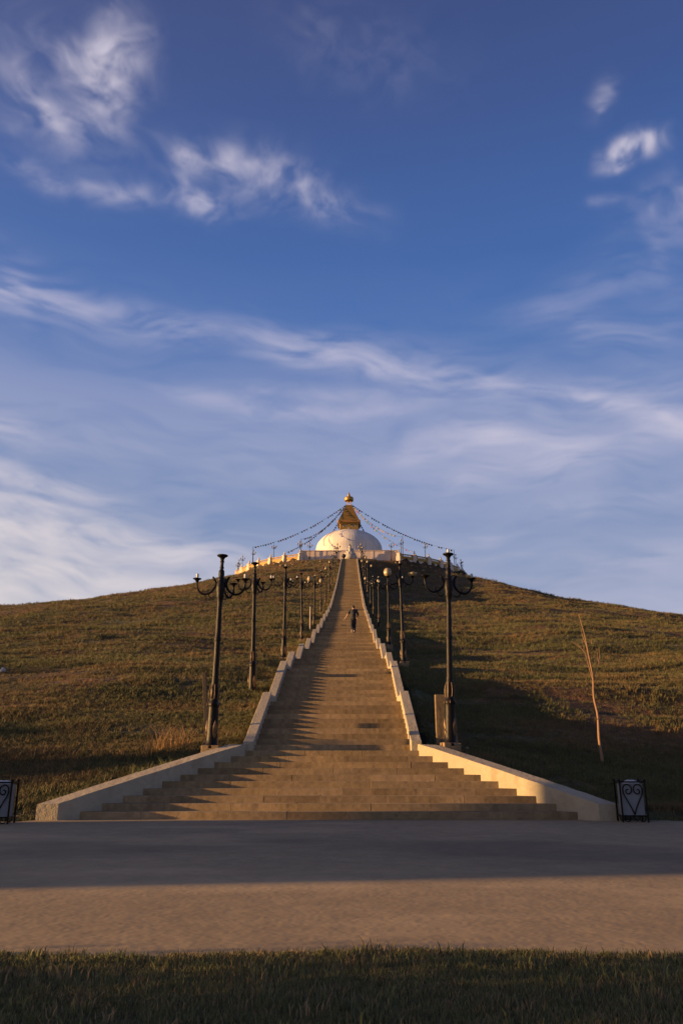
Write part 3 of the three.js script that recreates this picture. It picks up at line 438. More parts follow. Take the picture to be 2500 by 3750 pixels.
// rim balustrades between pedestals that carry small white statues
{
  const lion = (() => { const sd = (x, y, z) => { const p = [x, y, z]; let d = cap(p, [0, 0.2, -0.15], [0, 0.72, 0.08], 0.26, 0.19); d = smin(d, ell(p, [0, 0.97, 0.12], [0.21, 0.22, 0.22]), 0.1); d = smin(d, ell(p, [0, 0.92, 0.33], [0.11, 0.1, 0.1]), 0.05); for (const q of [-1, 1]) { d = smin(d, cap(p, [q * 0.13, 0.6, 0.18], [q * 0.14, 0.05, 0.3], 0.09, 0.08), 0.06); d = smin(d, ell(p, [q * 0.22, 0.16, -0.1], [0.13, 0.18, 0.27]), 0.06); d = smin(d, ell(p, [q * 0.13, 1.17, 0.08], [0.05, 0.08, 0.04]), 0.03); } return d; }; return netMesh(sd, [-0.5, -0.1, -0.6], [0.5, 1.4, 0.6], 0.045); })();
  const ped = triUV(merge([box(0.95, 1.1, 0.95, 0, -1.0, 0, 0.02), box(0.75, 0.68, 0.75, 0, 0.1, 0, 0.02), box(0.92, 0.12, 0.92, 0, 0.78, 0, 0.02)]));
  const angs = [22, 30, 38, 46, 54, 62, 70];
  for (const s of [-1, 1]) angs.forEach((a, i) => {
    const [x, Z] = rim(a * s), side = s < 0 ? 'left' : 'right';
    const t = single('pedestal', ped, M.plaster, `white pedestal, ${ORD[i]} out along the ${side} hilltop balustrade`, 'pedestal', x, YT, Z, -a * s * D2R, 'pedestals of the hilltop balustrade');
    single('guardian_statue', lion, M.marble, `small white seated animal statue, ${ORD[i]} out along the ${side} balustrade`, 'statue', x, YT + 0.93, Z, -a * s * D2R, 'small white statues on the balustrade').scale.setScalar(0.72);
    if (i === angs.length - 1) return;
    const [x2, Z2] = rim(angs[i + 1] * s), L = Math.hypot(x2 - x, Z2 - Z) - 0.8, b = thing('balustrade', `ochre and white balustrade bay, ${ORD[i]} from the dome on the ${side}`, 'balustrade', (x + x2) / 2, YT, (Z + Z2) / 2, Math.atan2((Z2 - Z), (x2 - x)), 'balustrade bays round the hilltop');
    part('base_course', triUV(box(L, 0.55, 0.44, 0, -1.0, 0, 0.015)), M.plaster, b); part('lower_panel', box(L, 0.6, 0.36, 0, -0.45, 0, 0.015), M.ochre, b); part('top_rail', box(L, 0.16, 0.36, 0, 0.66, 0, 0.02), M.ochre, b); part('bottom_rail', box(L, 0.12, 0.3, 0, 0.15, 0, 0.015), M.ochre, b);
    const n = 7, bal = []; for (let k = 0; k < n; k++) bal.push(lathe([[0.05, 0.27], [0.08, 0.31], [0.13, 0.42], [0.07, 0.58], [0.09, 0.66]], 8).translate((k - (n - 1) / 2) * (L * 0.8 / n), 0, 0)); part('balusters', merge(bal), M.plaster, b, 'stuff');
    for (const e of [-1, 1]) part('end_panel', box(L * 0.09, 0.38, 0.28, e * L * 0.452, 0.28, 0, 0.01), M.ochre, b);
  });
}
// lamps round the terrace
[[-18.2, 'gggb'], [-23, 'gggg'], [-37.5, 'bggg'], [-53, 'gbgb'], [-66, 'gggn'], [-74, 'gbbn'], [-80, 'gggn'], [19.2, 'bggn'], [24, 'gbgn'], [37.5, 'gbgg'], [64, 'ggbn'], [75, 'gbgn'], [80, 'gbbn']].forEach(([a, f]) => { const [x, Z] = rim(a, HR - 1.3); lampPost(`slim dark lamp post with cream globes on the hilltop rim, ${a < 0 ? ORD[[-18.2, -23, -37.5, -53, -66, -74, -80].indexOf(a)] + ' left' : ORD[[19.2, 24, 37.5, 64, 75, 80].indexOf(a)] + ' right'} of the dome`, 'lamp posts round the hilltop terrace', x, terrain(x, Z) + 0.05, Z, 0, f, a * 0.3 * D2R, 1.0); });
// flag lines: poles and ropes with small cloths
{
  const cloth = [[0.22, 0.03, 0.02], [0.025, 0.04, 0.13], [0.2, 0.19, 0.18], [0.03, 0.1, 0.04], [0.25, 0.17, 0.03]].map(c => new THREE.MeshStandardMaterial({ color: new THREE.Color().setRGB(...c), roughness: 0.95, side: THREE.DoubleSide }));
  const pole = lathe([[0, -0.3], [0.07, -0.3], [0.07, 3.5], [0.05, 5.0], [0.09, 5.02], [0.07, 5.1], [0, 5.12]], 8);
  const spots = [[-24.2, 176.6 + 0.6], [-50.5, 0], [24.9, 0], [58.5, 0]];
  const R = rng(91), ends = [];
  [[-22, 'left of the dome near the plinth'], [-52, 'far left on the terrace rim'], [24.5, 'right of the dome near the plinth'], [60, 'far right on the terrace rim']].forEach(([a, w]) => { const [x, Z] = rim(a, HR - 0.9); single('flag_pole', pole, M.iron, `thin dark flag pole ${w}`, 'pole', x, terrain(x, Z), Z); ends.push([x, terrain(x, Z) + 5.0, Z]); });
  const [lx, lz] = rim(-29), [rx, rz] = rim(29);
  ends.push([lx, YT + 1.6, lz], [rx, YT + 1.6, rz], [-7.6, YT + 6, 192], [7.6, YT + 6, 192], [-4.6, YT + 8.6, 188], [4.2, YT + 8.6, 188]);
  const names = ['to the pole left of the dome', 'to the pole at the far left rim', 'to the pole right of the dome', 'to the pole at the far right rim', 'down to the left balustrade', 'down to the right balustrade', 'behind the dome on the left', 'behind the dome on the right', 'down the left of the dome', 'down the right of the dome'];
  ends.forEach((e, i) => {
    if (i === 6 || i === 7) return;
    const o = thing('flag_line', `line of little prayer flags from the spire ${names[i]}`, 'flag line', 0, 0, 0, 0, 'flag lines from the spire');
    const a = [-0.1 + Math.sign(e[0]) * 0.65, neck + 0.2, zStupa - 0.4], pts = []; const sag = i < 6 ? 1.7 : 0.5;
    for (let k = 0; k <= 24; k++) { const t = k / 24; pts.push([mix(a[0], e[0], t), mix(a[1], e[1], t) - sag * 4 * t * (1 - t), -mix(a[2], e[2], t)]); }
    part('rope', tube(pts, 0.025, 48, 5), M.black, o);
    const c = new THREE.CatmullRomCurve3(pts.map(p => new THREE.Vector3(...p))), L = c.getLength(), n = Math.floor(L / 0.62), sets = cloth.map(() => []);
    for (let k = 1; k < n; k++) { if (R() < 0.18) continue; const p = c.getPointAt(k / n), q = c.getTangentAt(k / n), w = 0.28 + R() * 0.14, h = 0.26 + R() * 0.22, f = box(w, h, 0.012, 0, -h, 0, 0); f.rotateX((R() - 0.5) * 0.9); f.rotateY(Math.atan2(-q.z, q.x) + (R() - 0.5) * 0.5); f.rotateZ((R() - 0.5) * 0.3); f.translate(p.x, p.y, p.z); sets[(k + (R() < 0.2 ? 1 : 0)) % 5].push(f); }
    sets.forEach((l, q) => l.length && part(['red_flags', 'blue_flags', 'white_flags', 'green_flags', 'yellow_flags'][q], merge(l), cloth[q], o, 'stuff'));
  });
}
// concrete block by the upper stairs
single('concrete_block', triUV(box(1.7, 0.95, 0.5, 0, -0.2, 0, 0.02)), M.plinth, 'sunlit brown concrete block on the grass left of the upper stairs', 'block', -4.3, terrain(-4.3, 157), 157);

// ------------------------------------------------------------------ the walker on the stairs
{
  const pz = 47.12, py = stepLevel(pz), o = thing('person', 'person in dark t-shirt and trousers walking up the stairs, seen from behind', 'person', 0.52, py, pz);
  const skin = new THREE.MeshStandardMaterial({ color: new THREE.Color().setRGB(0.42, 0.24, 0.15), roughness: 0.6 }), shirt = new THREE.MeshStandardMaterial({ color: new THREE.Color().setRGB(0.02, 0.022, 0.026), roughness: 0.9 }), trousers = new THREE.MeshStandardMaterial({ color: new THREE.Color().setRGB(0.014, 0.014, 0.02), roughness: 0.9 }), shoe = new THREE.MeshStandardMaterial({ color: new THREE.Color().setRGB(0.24, 0.22, 0.2), roughness: 0.7 });
  // the walker faces -z; left is -x
  const J = { hipL: [-0.085, 0.86, 0], hipR: [0.085, 0.86, 0], kneeL: [-0.09, 0.52, 0.02], kneeR: [0.075, 0.47, -0.09], ankL: [-0.075, 0.17, 0.17], ankR: [0.06, 0.08, 0.0], shL: [-0.175, 1.36, 0], shR: [0.19, 1.35, 0.0], elL: [-0.335, 1.1, 0.03], elR: [0.29, 1.09, 0.05], wrL: [-0.47, 0.9, -0.02], wrR: [0.23, 0.98, -0.16] };
  const body = (p) => {
    let d = cap(p, [0, 0.9, 0], [0, 1.3, 0.0], 0.125, 0.14); d = smin(d, cap(p, J.shL, J.shR, 0.065, 0.065), 0.09); d = smin(d, cap(p, [0, 1.38, 0], [0.01, 1.5, -0.02], 0.055, 0.05), 0.04);
    for (const s of 'LR') { d = smin(d, cap(p, J['hip' + s], J['knee' + s], 0.088, 0.06), 0.05); d = smin(d, cap(p, J['knee' + s], J['ank' + s], 0.058, 0.036), 0.03); d = smin(d, cap(p, J['sh' + s], J['el' + s], 0.05, 0.037), 0.03); d = smin(d, cap(p, J['el' + s], J['wr' + s], 0.037, 0.026), 0.02); }
    return d;
  };
  const head = p => { let d = ell(p, [0.01, 1.565, -0.025], [0.074, 0.108, 0.092]); d = smin(d, cap(p, [0.01, 1.54, -0.115], [0.01, 1.525, -0.125], 0.014, 0.016), 0.02); for (const q of [-1, 1]) { d = smin(d, ell(p, [0.01 + q * 0.076, 1.555, -0.01], [0.013, 0.03, 0.02]), 0.01); d = Math.max(d, -ell(p, [0.01 + q * 0.032, 1.57, -0.118], [0.016, 0.01, 0.012])); } d = smin(d, ell(p, [0.01, 1.505, -0.108], [0.024, 0.008, 0.012]), 0.008); return smin(d, cap(p, [0, 1.4, 0], [0.01, 1.5, -0.02], 0.052, 0.05), 0.03); };
  const hand = (w, dir, side, up) => { // palm, four fingers, thumb; dir = along the hand, side = towards the thumb
    const at = (a, b, c) => [0, 1, 2].map(k => w[k] + dir[k] * a + side[k] * b + up[k] * c), f = [[-0.03, 0.07], [-0.01, 0.085], [0.011, 0.08], [0.031, 0.066]];
    return p => { let d = cap(p, at(0, 0, 0), at(0.02, 0, 0), 0.025, 0.026); for (const [b] of f) d = smin(d, cap(p, at(0.015, b * 0.6, 0), at(0.078, b, 0.004), 0.014, 0.012), 0.012); for (const [b, l] of f) { const m = at(0.08 + l * 0.5, b * 1.15, 0.012), e = at(0.078 + l, b * 1.2, 0.034); d = Math.min(d, smin(cap(p, at(0.078, b, 0.004), m, 0.0095, 0.0085), cap(p, m, e, 0.0085, 0.0075), 0.006)); } const t1 = at(0.045, 0.052, 0.012), t2 = at(0.078, 0.066, 0.024); return Math.min(d, smin(cap(p, at(0.012, 0.022, 0.004), t1, 0.014, 0.011), cap(p, t1, t2, 0.011, 0.009), 0.008)); };
  };
  const nrm = v => { const l = Math.hypot(...v); return v.map(q => q / l); };
  const hL = hand(J.wrL, nrm([-0.55, -0.62, -0.3]), nrm([-0.3, -0.2, -0.9]), nrm([-0.2, 0.5, 0.1])), hR = hand(J.wrR, nrm([-0.25, -0.35, -0.9]), nrm([-0.7, 0.7, 0]), nrm([-0.6, -0.6, 0.4]));
  const P3 = f => (x, y, z) => f([x, y, z]);
  part('body', merge([netMesh(P3(body), [-0.56, 0.0, -0.3], [0.4, 1.56, 0.3], 0.0135), netMesh(P3(head), [-0.12, 1.36, -0.17], [0.14, 1.7, 0.1], 0.0055), netMesh(P3(hL), [-0.64, 0.7, -0.16], [-0.42, 0.96, 0.06], 0.0045), netMesh(P3(hR), [0.1, 0.8, -0.36], [0.32, 1.05, -0.1], 0.0045)]), skin, o);
  const fold = (x, y, z) => 0.006 * Math.sin(y * 38 + x * 9 + z * 12) + 0.004 * Math.sin(y * 21 - x * 30);
  const shirtF = (x, y, z) => { const p = [x, y, z]; let d = cap(p, [0, 0.9, 0], [0, 1.3, 0.0], 0.155, 0.16); d = smin(d, cap(p, J.shL, J.shR, 0.082, 0.082), 0.09); const mid = (a, b, t) => [0, 1, 2].map(k => mix(a[k], b[k], t)); d = smin(d, cap(p, J.shL, mid(J.shL, J.elL, 0.62), 0.07, 0.066), 0.04); d = smin(d, cap(p, J.shR, mid(J.shR, J.elR, 0.92), 0.07, 0.066), 0.04); d += fold(x, y, z); return Math.max(d, 0.84 - y + 0.01 * Math.sin(x * 22), y - 1.42 - Math.abs(x) * 0.1 + (z > 0 ? 0 : 0.02)); };
  part('shirt', netMesh(shirtF, [-0.36, 0.78, -0.26], [0.42, 1.5, 0.26], 0.013), shirt, o);
  const trF = (x, y, z) => { const p = [x, y, z]; let d = cap(p, [0, 0.88, 0], [0, 0.95, 0], 0.142, 0.13); for (const s of 'LR') { d = smin(d, cap(p, J['hip' + s], J['knee' + s], 0.105, 0.088), 0.04); d = smin(d, cap(p, J['knee' + s], J['ank' + s], 0.086, 0.075), 0.03); } d += fold(x, y * 0.7, z); return Math.max(d, y - 0.98, cap(p, J.ankL, J.ankL, 0, 0) < 0.2 ? 0.2 - y : 0.075 - y); };
  part('trousers', netMesh(trF, [-0.26, 0.0, -0.3], [0.26, 1.04, 0.36], 0.013), trousers, o);
  part('hair', netMesh((x, y, z) => Math.max(ell([x, y, z], [0.01, 1.585, -0.015], [0.083, 0.106, 0.1]), -(z + 0.085 - (1.64 - y) * -0.1), 1.515 - y - (z + 0.02) * 0.2), [-0.12, 1.45, -0.16], [0.14, 1.72, 0.12], 0.008), new THREE.MeshStandardMaterial({ color: new THREE.Color().setRGB(0.01, 0.009, 0.009), roughness: 0.8 }), o);
  const shoeF = (h, t) => (x, y, z) => { const p = [x, y, z]; return smin(cap(p, h, t, 0.042, 0.04), cap(p, [h[0], h[1] + 0.05, h[2]], h, 0.042, 0.044), 0.03); };
  part('shoe', netMesh(shoeF([-0.075, 0.1, 0.19], [-0.078, 0.045, 0.02]), [-0.16, -0.02, -0.1], [0.02, 0.24, 0.28], 0.011), shoe, o);
  part('shoe', netMesh(shoeF([0.06, 0.044, 0.03], [0.066, 0.042, -0.15]), [-0.02, -0.03, -0.24], [0.15, 0.18, 0.12], 0.011), shoe, o);
}

// ------------------------------------------------------------------ things near the foot of the stairs
single('steel_post', triUV(box(0.085, 1.75, 0.07, 0, -0.15, 0, 0.006)), M.wood, 'plain dark square post leaning beside the nearest left lamp post', 'post', -2.80, terrain(-2.8, 18.4), 18.4).rotation.z = 0.09;
{ const g = triUV(box(0.27, 1.35, 0.1, 0, -0.15, 0, 0.012), 0.3, 0.7); single('concrete_slab', g, M.plinth, 'upright concrete slab behind the nearest right lamp post', 'slab', 2.36, terrain(2.36, 17.85) , 17.85, 0.06); const h = triUV(box(0.09, 1.0, 0.05, 0, -0.15, 0, 0.008)); single('concrete_stake', h, M.plinth, 'narrow pale stake right of the nearest right lamp post', 'stake', 2.66, terrain(2.66, 17.9), 17.9, -0.2).rotation.z = 0.04; }
single('marker_stick', lathe([[0, -0.2], [0.035, -0.2], [0.03, 1.7], [0, 1.72]], 8), M.plaster, 'thin pale stick standing in the grass left of the stairs', 'stick', -2.56, terrain(-2.56, 57), 57);
{ // bare sapling
  const x = 6.24, Z = 19.5, t = thing('sapling', 'bare young tree with thin upright branches on the right slope', 'tree', x, terrain(x, Z) - 0.05, Z), C = (pts) => pts.map(([a, b, c = 0]) => [a, b, c]);
  part('trunk', taper(C([[0, 0], [-0.03, 0.5], [-0.02, 1.0, 0.02], [-0.06, 1.35], [-0.04, 1.75], [-0.09, 2.2, 0.02], [-0.14, 2.7], [-0.22, 3.1]]), 0.032, 0.006, 30, 7), M.bark, t);
  const br = [[[-0.05, 1.72], [-0.11, 2.0], [-0.16, 2.3], [-0.2, 2.55]], [[-0.17, 2.32], [-0.3, 2.42], [-0.42, 2.52]], [[-0.16, 2.28], [-0.28, 2.44], [-0.36, 2.47]], [[-0.04, 1.72], [0.05, 1.95], [0.13, 2.1], [0.15, 2.4]], [[0.1, 2.05], [0.22, 2.06], [0.3, 2.05]], [[0.12, 2.08], [0.09, 2.2], [0.1, 2.28]], [[-0.03, 1.05], [0.08, 1.15], [0.24, 1.22]], [[-0.06, 1.38], [-0.13, 1.42]], [[-0.03, 0.75], [0.04, 0.77]], [[-0.1, 2.35], [-0.02, 2.42], [0.02, 2.6]], [[-0.1, 2.4], [-0.17, 2.6], [-0.2, 2.8]], [[-0.05, 1.7], [-0.12, 1.69]], [[-0.03, 0.9, 0.02], [-0.08, 0.93, 0.08]]];
  t.scale.setScalar(1.14);
  br.forEach(b => part('branch', taper(C(b), 0.011, 0.003, 8, 5), M.bark, t));
}
function litterBin(label, x, Z, turn) {
  const o = thing('litter_bin', label, 'litter bin', x, 0, Z, turn, 'litter bins either side of the stairs'); o.scale.setScalar(0.86);
  const pail = new THREE.MeshStandardMaterial({ color: new THREE.Color().setRGB(0.15, 0.16, 0.17), roughness: 0.6 });
  const w = 0.46, h = 0.62, y0 = 0.1;
  part('pail', merge([box(w - 0.07, h - 0.06, 0.012, 0, y0 + 0.02, 0.15, 0), box(w - 0.07, h - 0.06, 0.012, 0, y0 + 0.02, -0.15, 0), box(0.012, h - 0.06, 0.29, 0.19, y0 + 0.02, 0, 0), box(0.012, h - 0.06, 0.29, -0.19, y0 + 0.02, 0, 0), box(w - 0.09, 0.012, 0.28, 0, y0 + 0.03, 0, 0)]), pail, o);
  for (const sx of [-1, 1]) for (const sz of [-1, 1]) part('leg', merge([box(0.03, h + y0, 0.03, sx * w / 2, 0, sz * 0.19, 0.003), new THREE.SphereGeometry(0.028, 8, 6).translate(sx * w / 2, h + y0 + 0.02, sz * 0.19)]), M.iron, o);
  for (const y of [y0, y0 + h - 0.02]) part('frame_rail', merge([box(w, 0.025, 0.02, 0, y, 0.19, 0.003), box(w, 0.025, 0.02, 0, y, -0.19, 0.003), box(0.02, 0.025, 0.38, -w / 2, y, 0, 0.003), box(0.02, 0.025, 0.38, w / 2, y, 0, 0.003)]), M.iron, o);
  for (const sz of [-1, 1]) for (const sx of [-1, 1]) { // heart of two scrolls
    const z = 0.175 * sz, pts = [[0.0, y0 + 0.03, z], [sx * 0.05, y0 + 0.16, z], [sx * 0.115, y0 + 0.29, z], [sx * 0.175, y0 + 0.42, z], [sx * 0.165, y0 + 0.53, z], [sx * 0.1, y0 + 0.57, z], [sx * 0.03, y0 + 0.53, z], [sx * 0.025, y0 + 0.44, z], [sx * 0.085, y0 + 0.395, z], [sx * 0.125, y0 + 0.43, z], [sx * 0.11, y0 + 0.48, z], [sx * 0.08, y0 + 0.475, z]];
    part('scroll', tube(pts, 0.011, 40, 6), M.iron, o);
    part('foot_loop', tube([[sx * 0.19, y0, z], [sx * 0.18, 0.03, z], [sx * 0.13, 0.012, z], [sx * 0.09, 0.035, z], [sx * 0.08, y0, z]], 0.009, 16, 6), M.iron, o);
  }
  part('rubbish', (() => { const g = new THREE.IcosahedronGeometry(0.15, 3), p = g.attributes.position; for (let i = 0; i < p.count; i++) { const k = 0.75 + 0.5 * fbm(p.getX(i) * 12 + 9, p.getY(i) * 12 + p.getZ(i) * 9, 3, 940); p.setXYZ(i, p.getX(i) * k, p.getY(i) * k * 0.6, p.getZ(i) * k * 0.8); } g.computeVertexNormals(); g.translate(0.02, y0 + h - 0.05, 0.02); return g; })(), M.white, o);
  return o;
}
litterBin('pale litter bin in wrought iron scrollwork right of the steps', 4.95, 13.85, -0.05);
litterBin('dark litter bin in wrought iron scrollwork at the left edge of the picture', -5.13, 13.3, 0.08);

// ------------------------------------------------------------------ grass, reeds, stones
function tuftGeo(n, h, w, spread, seed) {
  const R = rng(seed), P = [], N = [], I = [];
  for (let b = 0; b < n; b++) {
    const a = R() * 6.283, rr = spread * Math.sqrt(R()), x = Math.cos(a) * rr, z = Math.sin(a) * rr, hh = h * (0.45 + R() * 0.75), t = R() * 6.283, lx = Math.cos(t) * hh * (0.15 + R() * 0.55), lz = Math.sin(t) * hh * (0.15 + R() * 0.55), f = R() * 6.283, dx = Math.cos(f) * w, dz = Math.sin(f) * w, k = P.length / 3;
    P.push(x - dx, -0.02, z - dz, x + dx, -0.02, z + dz, x + lx * 0.35 - dx * 0.8, hh * 0.6, z + lz * 0.35 - dz * 0.8, x + lx * 0.35 + dx * 0.8, hh * 0.6, z + lz * 0.35 + dz * 0.8, x + lx, hh, z + lz);
    I.push(k, k + 1, k + 2, k + 1, k + 3, k + 2, k + 2, k + 3, k + 4);
  }
  const g = new THREE.BufferGeometry(); g.setAttribute('position', new THREE.Float32BufferAttribute(P, 3)); g.setIndex(I); g.computeVertexNormals(); return g;
}
const grassMat = new THREE.MeshPhysicalMaterial({ color: 0xffffff, roughness: 0.85, side: THREE.DoubleSide, transmission: 0.3, thickness: 0 });
function scatter(name, label, category, geos, n, pick, seed) {
  const R = rng(seed), lists = geos.map(() => []); let guard = 0;
  while (n > 0 && guard++ < 4e6) { const q = pick(R); if (!q) continue; lists[R() * geos.length | 0].push(q); n--; }
  const m4 = new THREE.Matrix4(), qt = new THREE.Quaternion(), ax = new THREE.Vector3(0, 1, 0), c = new THREE.Color();
  geos.forEach((g, k) => {
    const im = new THREE.InstancedMesh(g, grassMat, lists[k].length); im.name = numbered(name); shade(im);
    lists[k].forEach((q, i) => { m4.compose(new THREE.Vector3(q.x, q.y, -q.Z), qt.setFromAxisAngle(ax, q.a), new THREE.Vector3(q.s, q.s * q.v, q.s)); im.setMatrixAt(i, m4); im.setColorAt(i, c.setRGB(...q.c)); });
    tag(im, label + (k ? ', second kind of tuft mixed in' : ''), category, null, 'stuff'); scene.add(im);
  });
}
const grassTone = (R, x, Z, dry) => { const g = fbm(x / 3.1, Z / 1.5, 3, 950) + (R() - 0.5) * 0.5 - dry, k = 0.65 + 0.7 * R(); return g > 0.5 ? [0.074 * k, 0.076 * k, 0.014 * k] : g > 0.3 ? [0.1 * k, 0.082 * k, 0.019 * k] : [0.145 * k, 0.09 * k, 0.027 * k]; };
scatter('hill_grass', 'short dry grass covering the hillside', 'grass', [tuftGeo(12, 0.1, 0.006, 0.09, 3), tuftGeo(10, 0.12, 0.007, 0.1, 4)], 340000, R => {
  const lz = Math.log(13.9) + R() * (Math.log(178) - Math.log(13.9)), Z = Math.exp(lz), az = (R() - 0.5) * 2 * 0.62, x = Z * Math.tan(az), ax = Math.abs(x);
  if (Z < 17.7 && ax < fanHalf(Z) + 0.4) return null; if (Z < 14.5 && ax < 6 && R() < 0.9) return null; if (ax < 2.05 + 0.1 * R()) return null; const r = Math.hypot(x, HC - Z); if (r < HR + 0.5) return null;
  if (fbm(x / 9, Z / 5, 4, 850) > 0.6 && R() < 0.6) return null; if (fbm(x / 2.4, Z / 0.9, 3, 955) < 0.36 && R() < 0.75) return null;
  const s = (0.45 + 0.6 * R()) * Math.max(1, Math.pow(Z / 22, 0.58)) * (fbm(x / 2, Z / 1.2, 2, 960) * 0.9 + 0.45);
  return { x, Z, y: terrain(x, Z) - 0.005, a: R() * 6.28, s, v: 0.75 + R() * 0.5, c: grassTone(R, x, Z, 0.02 + 0.12 * sst(60, 150, Z)) };
}, 31);
scatter('foreground_grass', 'unmown green grass along the near edge of the paving', 'grass', [tuftGeo(18, 0.026, 0.0022, 0.045, 5), tuftGeo(12, 0.036, 0.0026, 0.05, 6)], 42000, R => {
  const Z = 2.2 + R() * 2.1, x = (R() - 0.5) * 9, edge = 4.28 + (fbm(x * 1.7, 3, 4, 880) - 0.5) * 0.16 - x * 0.004; if (Z > edge - 0.03 + 0.07 * R() * R()) return null;
  const k = 0.6 + 0.8 * R(), d = R(), c = d < 0.6 ? [0.12 * k, 0.125 * k, 0.035 * k] : d < 0.85 ? [0.17 * k, 0.14 * k, 0.05 * k] : [0.24 * k, 0.16 * k, 0.07 * k];
  return { x, Z, y: terrain(x, Math.min(Z, 4.08)), a: R() * 6.28, s: 0.42 + R() * 0.5 + (R() < 0.02 ? 0.9 : 0), v: 0.7 + R() * 0.6, c };
}, 37);
const reedMat = new THREE.MeshPhysicalMaterial({ color: new THREE.Color().setRGB(0.3, 0.17, 0.055), roughness: 0.9, side: THREE.DoubleSide, transmission: 0.3, thickness: 0 }), sedgeMat = new THREE.MeshPhysicalMaterial({ color: new THREE.Color().setRGB(0.14, 0.16, 0.04), roughness: 0.9, side: THREE.DoubleSide, transmission: 0.3, thickness: 0 });
[[-3.7, 18.15, 'largest'], [-3.35, 18.35, 'middle'], [-3.95, 17.8, 'smallest']].forEach(([x, Z, w], i) => single('dry_reeds', tuftGeo(64 - i * 14, 0.62 - i * 0.08, 0.0045, 0.22, 70 + i), reedMat, `${w} clump of orange dry reeds left of the nearest left lamp`, 'reeds', x, terrain(x, Z), Z, 0, 'dry reeds by the lamp'));
single('green_sedge', tuftGeo(70, 0.3, 0.008, 0.22, 75), sedgeMat, 'green leafy clump above the left wing wall', 'plant', -3.2, terrain(-3.2, 16.6), 16.6);
single('green_sedge', tuftGeo(40, 0.22, 0.008, 0.2, 76), sedgeMat, 'smaller green clump further left above the left wing wall', 'plant', -3.75, terrain(-3.75, 16.5), 16.5);
{ const R = rng(61); const rock = (sd, r) => { const g = new THREE.IcosahedronGeometry(r, 2), p = g.attributes.position; for (let i = 0; i < p.count; i++) { const k = 0.7 + 0.6 * fbm(p.getX(i) / r * 1.6 + 5, p.getY(i) / r * 1.6 + p.getZ(i) / r * 1.3, 3, sd); p.setXYZ(i, p.getX(i) * k, p.getY(i) * k * 0.7, p.getZ(i) * k); } g.computeVertexNormals(); return g; };
  [[-4.6, 15.9, 0.07, 'pale stone in the grass beyond the left wing wall'], [-3.3, 15.4, 0.04, 'small pale stone just above the left wing wall'], [5.0, 15.1, 0.05, 'small stone in the grass above the right bin'], [3.0, 18.8, 0.06, 'reddish stone on the bank right of the upright slab']].forEach(([x, Z, r, l], i) => single('stone', rock(970 + i, r), M.plinth, l, 'stone', x, terrain(x, Z) + r * 0.2, Z));
  const rub = []; for (let i = 0; i < 90; i++) { const a = (R() < 0.5 ? -(10 + R() * 45) : 12 + R() * 50), rr = HR + 0.6 + R() * R() * 9, [x, Z] = rim(a, rr), g = rock(1000 + (i % 9), 0.12 + R() * 0.28); g.translate(x, terrain(x, Z) + 0.03, -Z); rub.push(g); }
  const rb = single('rubble', merge(rub), M.plinth, 'loose rubble strewn on the bank below the hilltop terrace', 'rubble'); rb.userData.kind = 'stuff';
  single('litter', (() => { const g = rock(990, 0.13); g.scale(0.8, 1.5, 0.8); return g; })(), M.white, 'crumpled white plastic on the slope at the left edge', 'litter', -12.6, terrain(-12.6, 30) + 0.1, 30);
  [[4.55, 15.5, 0.5, -0.6], [4.95, 15.4, 0.35, -0.1]].forEach(([x, Z, L, a], i) => single('twig', taper([[-L / 2, 0, 0], [0, 0.03, 0.02], [L / 2, 0.01, 0]], 0.008, 0.004, 8), M.bark, i ? 'short twig lying right of the longer twig below the sapling' : 'long twig lying in the grass below the sapling', 'twig', x, terrain(x, Z) + 0.06, Z, a));
}

// ------------------------------------------------------------------ outside the frame on the left: what throws the long shadows
{ // flat-roofed house whose shadow crosses the paving
  const o = thing('house', 'plain two-storey rendered house left of the paving', 'house', -34, -0.05, 5.04, 9.3 * D2R);
  part('wall', triUV(box(9, 6.2, 7.56, 0, 0, 0, 0.02)), M.plaster, o); part('roof', triUV(box(9.1, 0.3, 7.62, 0, 6.2, 0, 0.02)), M.plinth, o);
  const glass = new THREE.MeshStandardMaterial({ color: new THREE.Color().setRGB(0.03, 0.035, 0.04), roughness: 0.1 });
  for (const y of [1.0, 3.9]) for (const z of [-2.4, 0, 2.4]) { if (y < 2 && z === 0) continue; const wd = part('window', merge([box(0.06, 1.3, 0.06, 4.53, y, z - 0.55, 0.005), box(0.06, 1.3, 0.06, 4.53, y, z + 0.55, 0.005), box(0.06, 0.06, 1.04, 4.53, y, z, 0.005), box(0.06, 0.06, 1.04, 4.53, y + 1.24, z, 0.005)]), M.white, o); part('pane', box(0.02, 1.18, 1.04, 4.515, y + 0.06, z, 0), glass, wd); }
  const dr = part('door', box(0.06, 2.1, 0.95, 4.53, 0, 0, 0.006), M.wood, o); part('handle', new THREE.SphereGeometry(0.035, 8, 6).translate(4.59, 1.02, 0.36), M.bronze, dr);
}
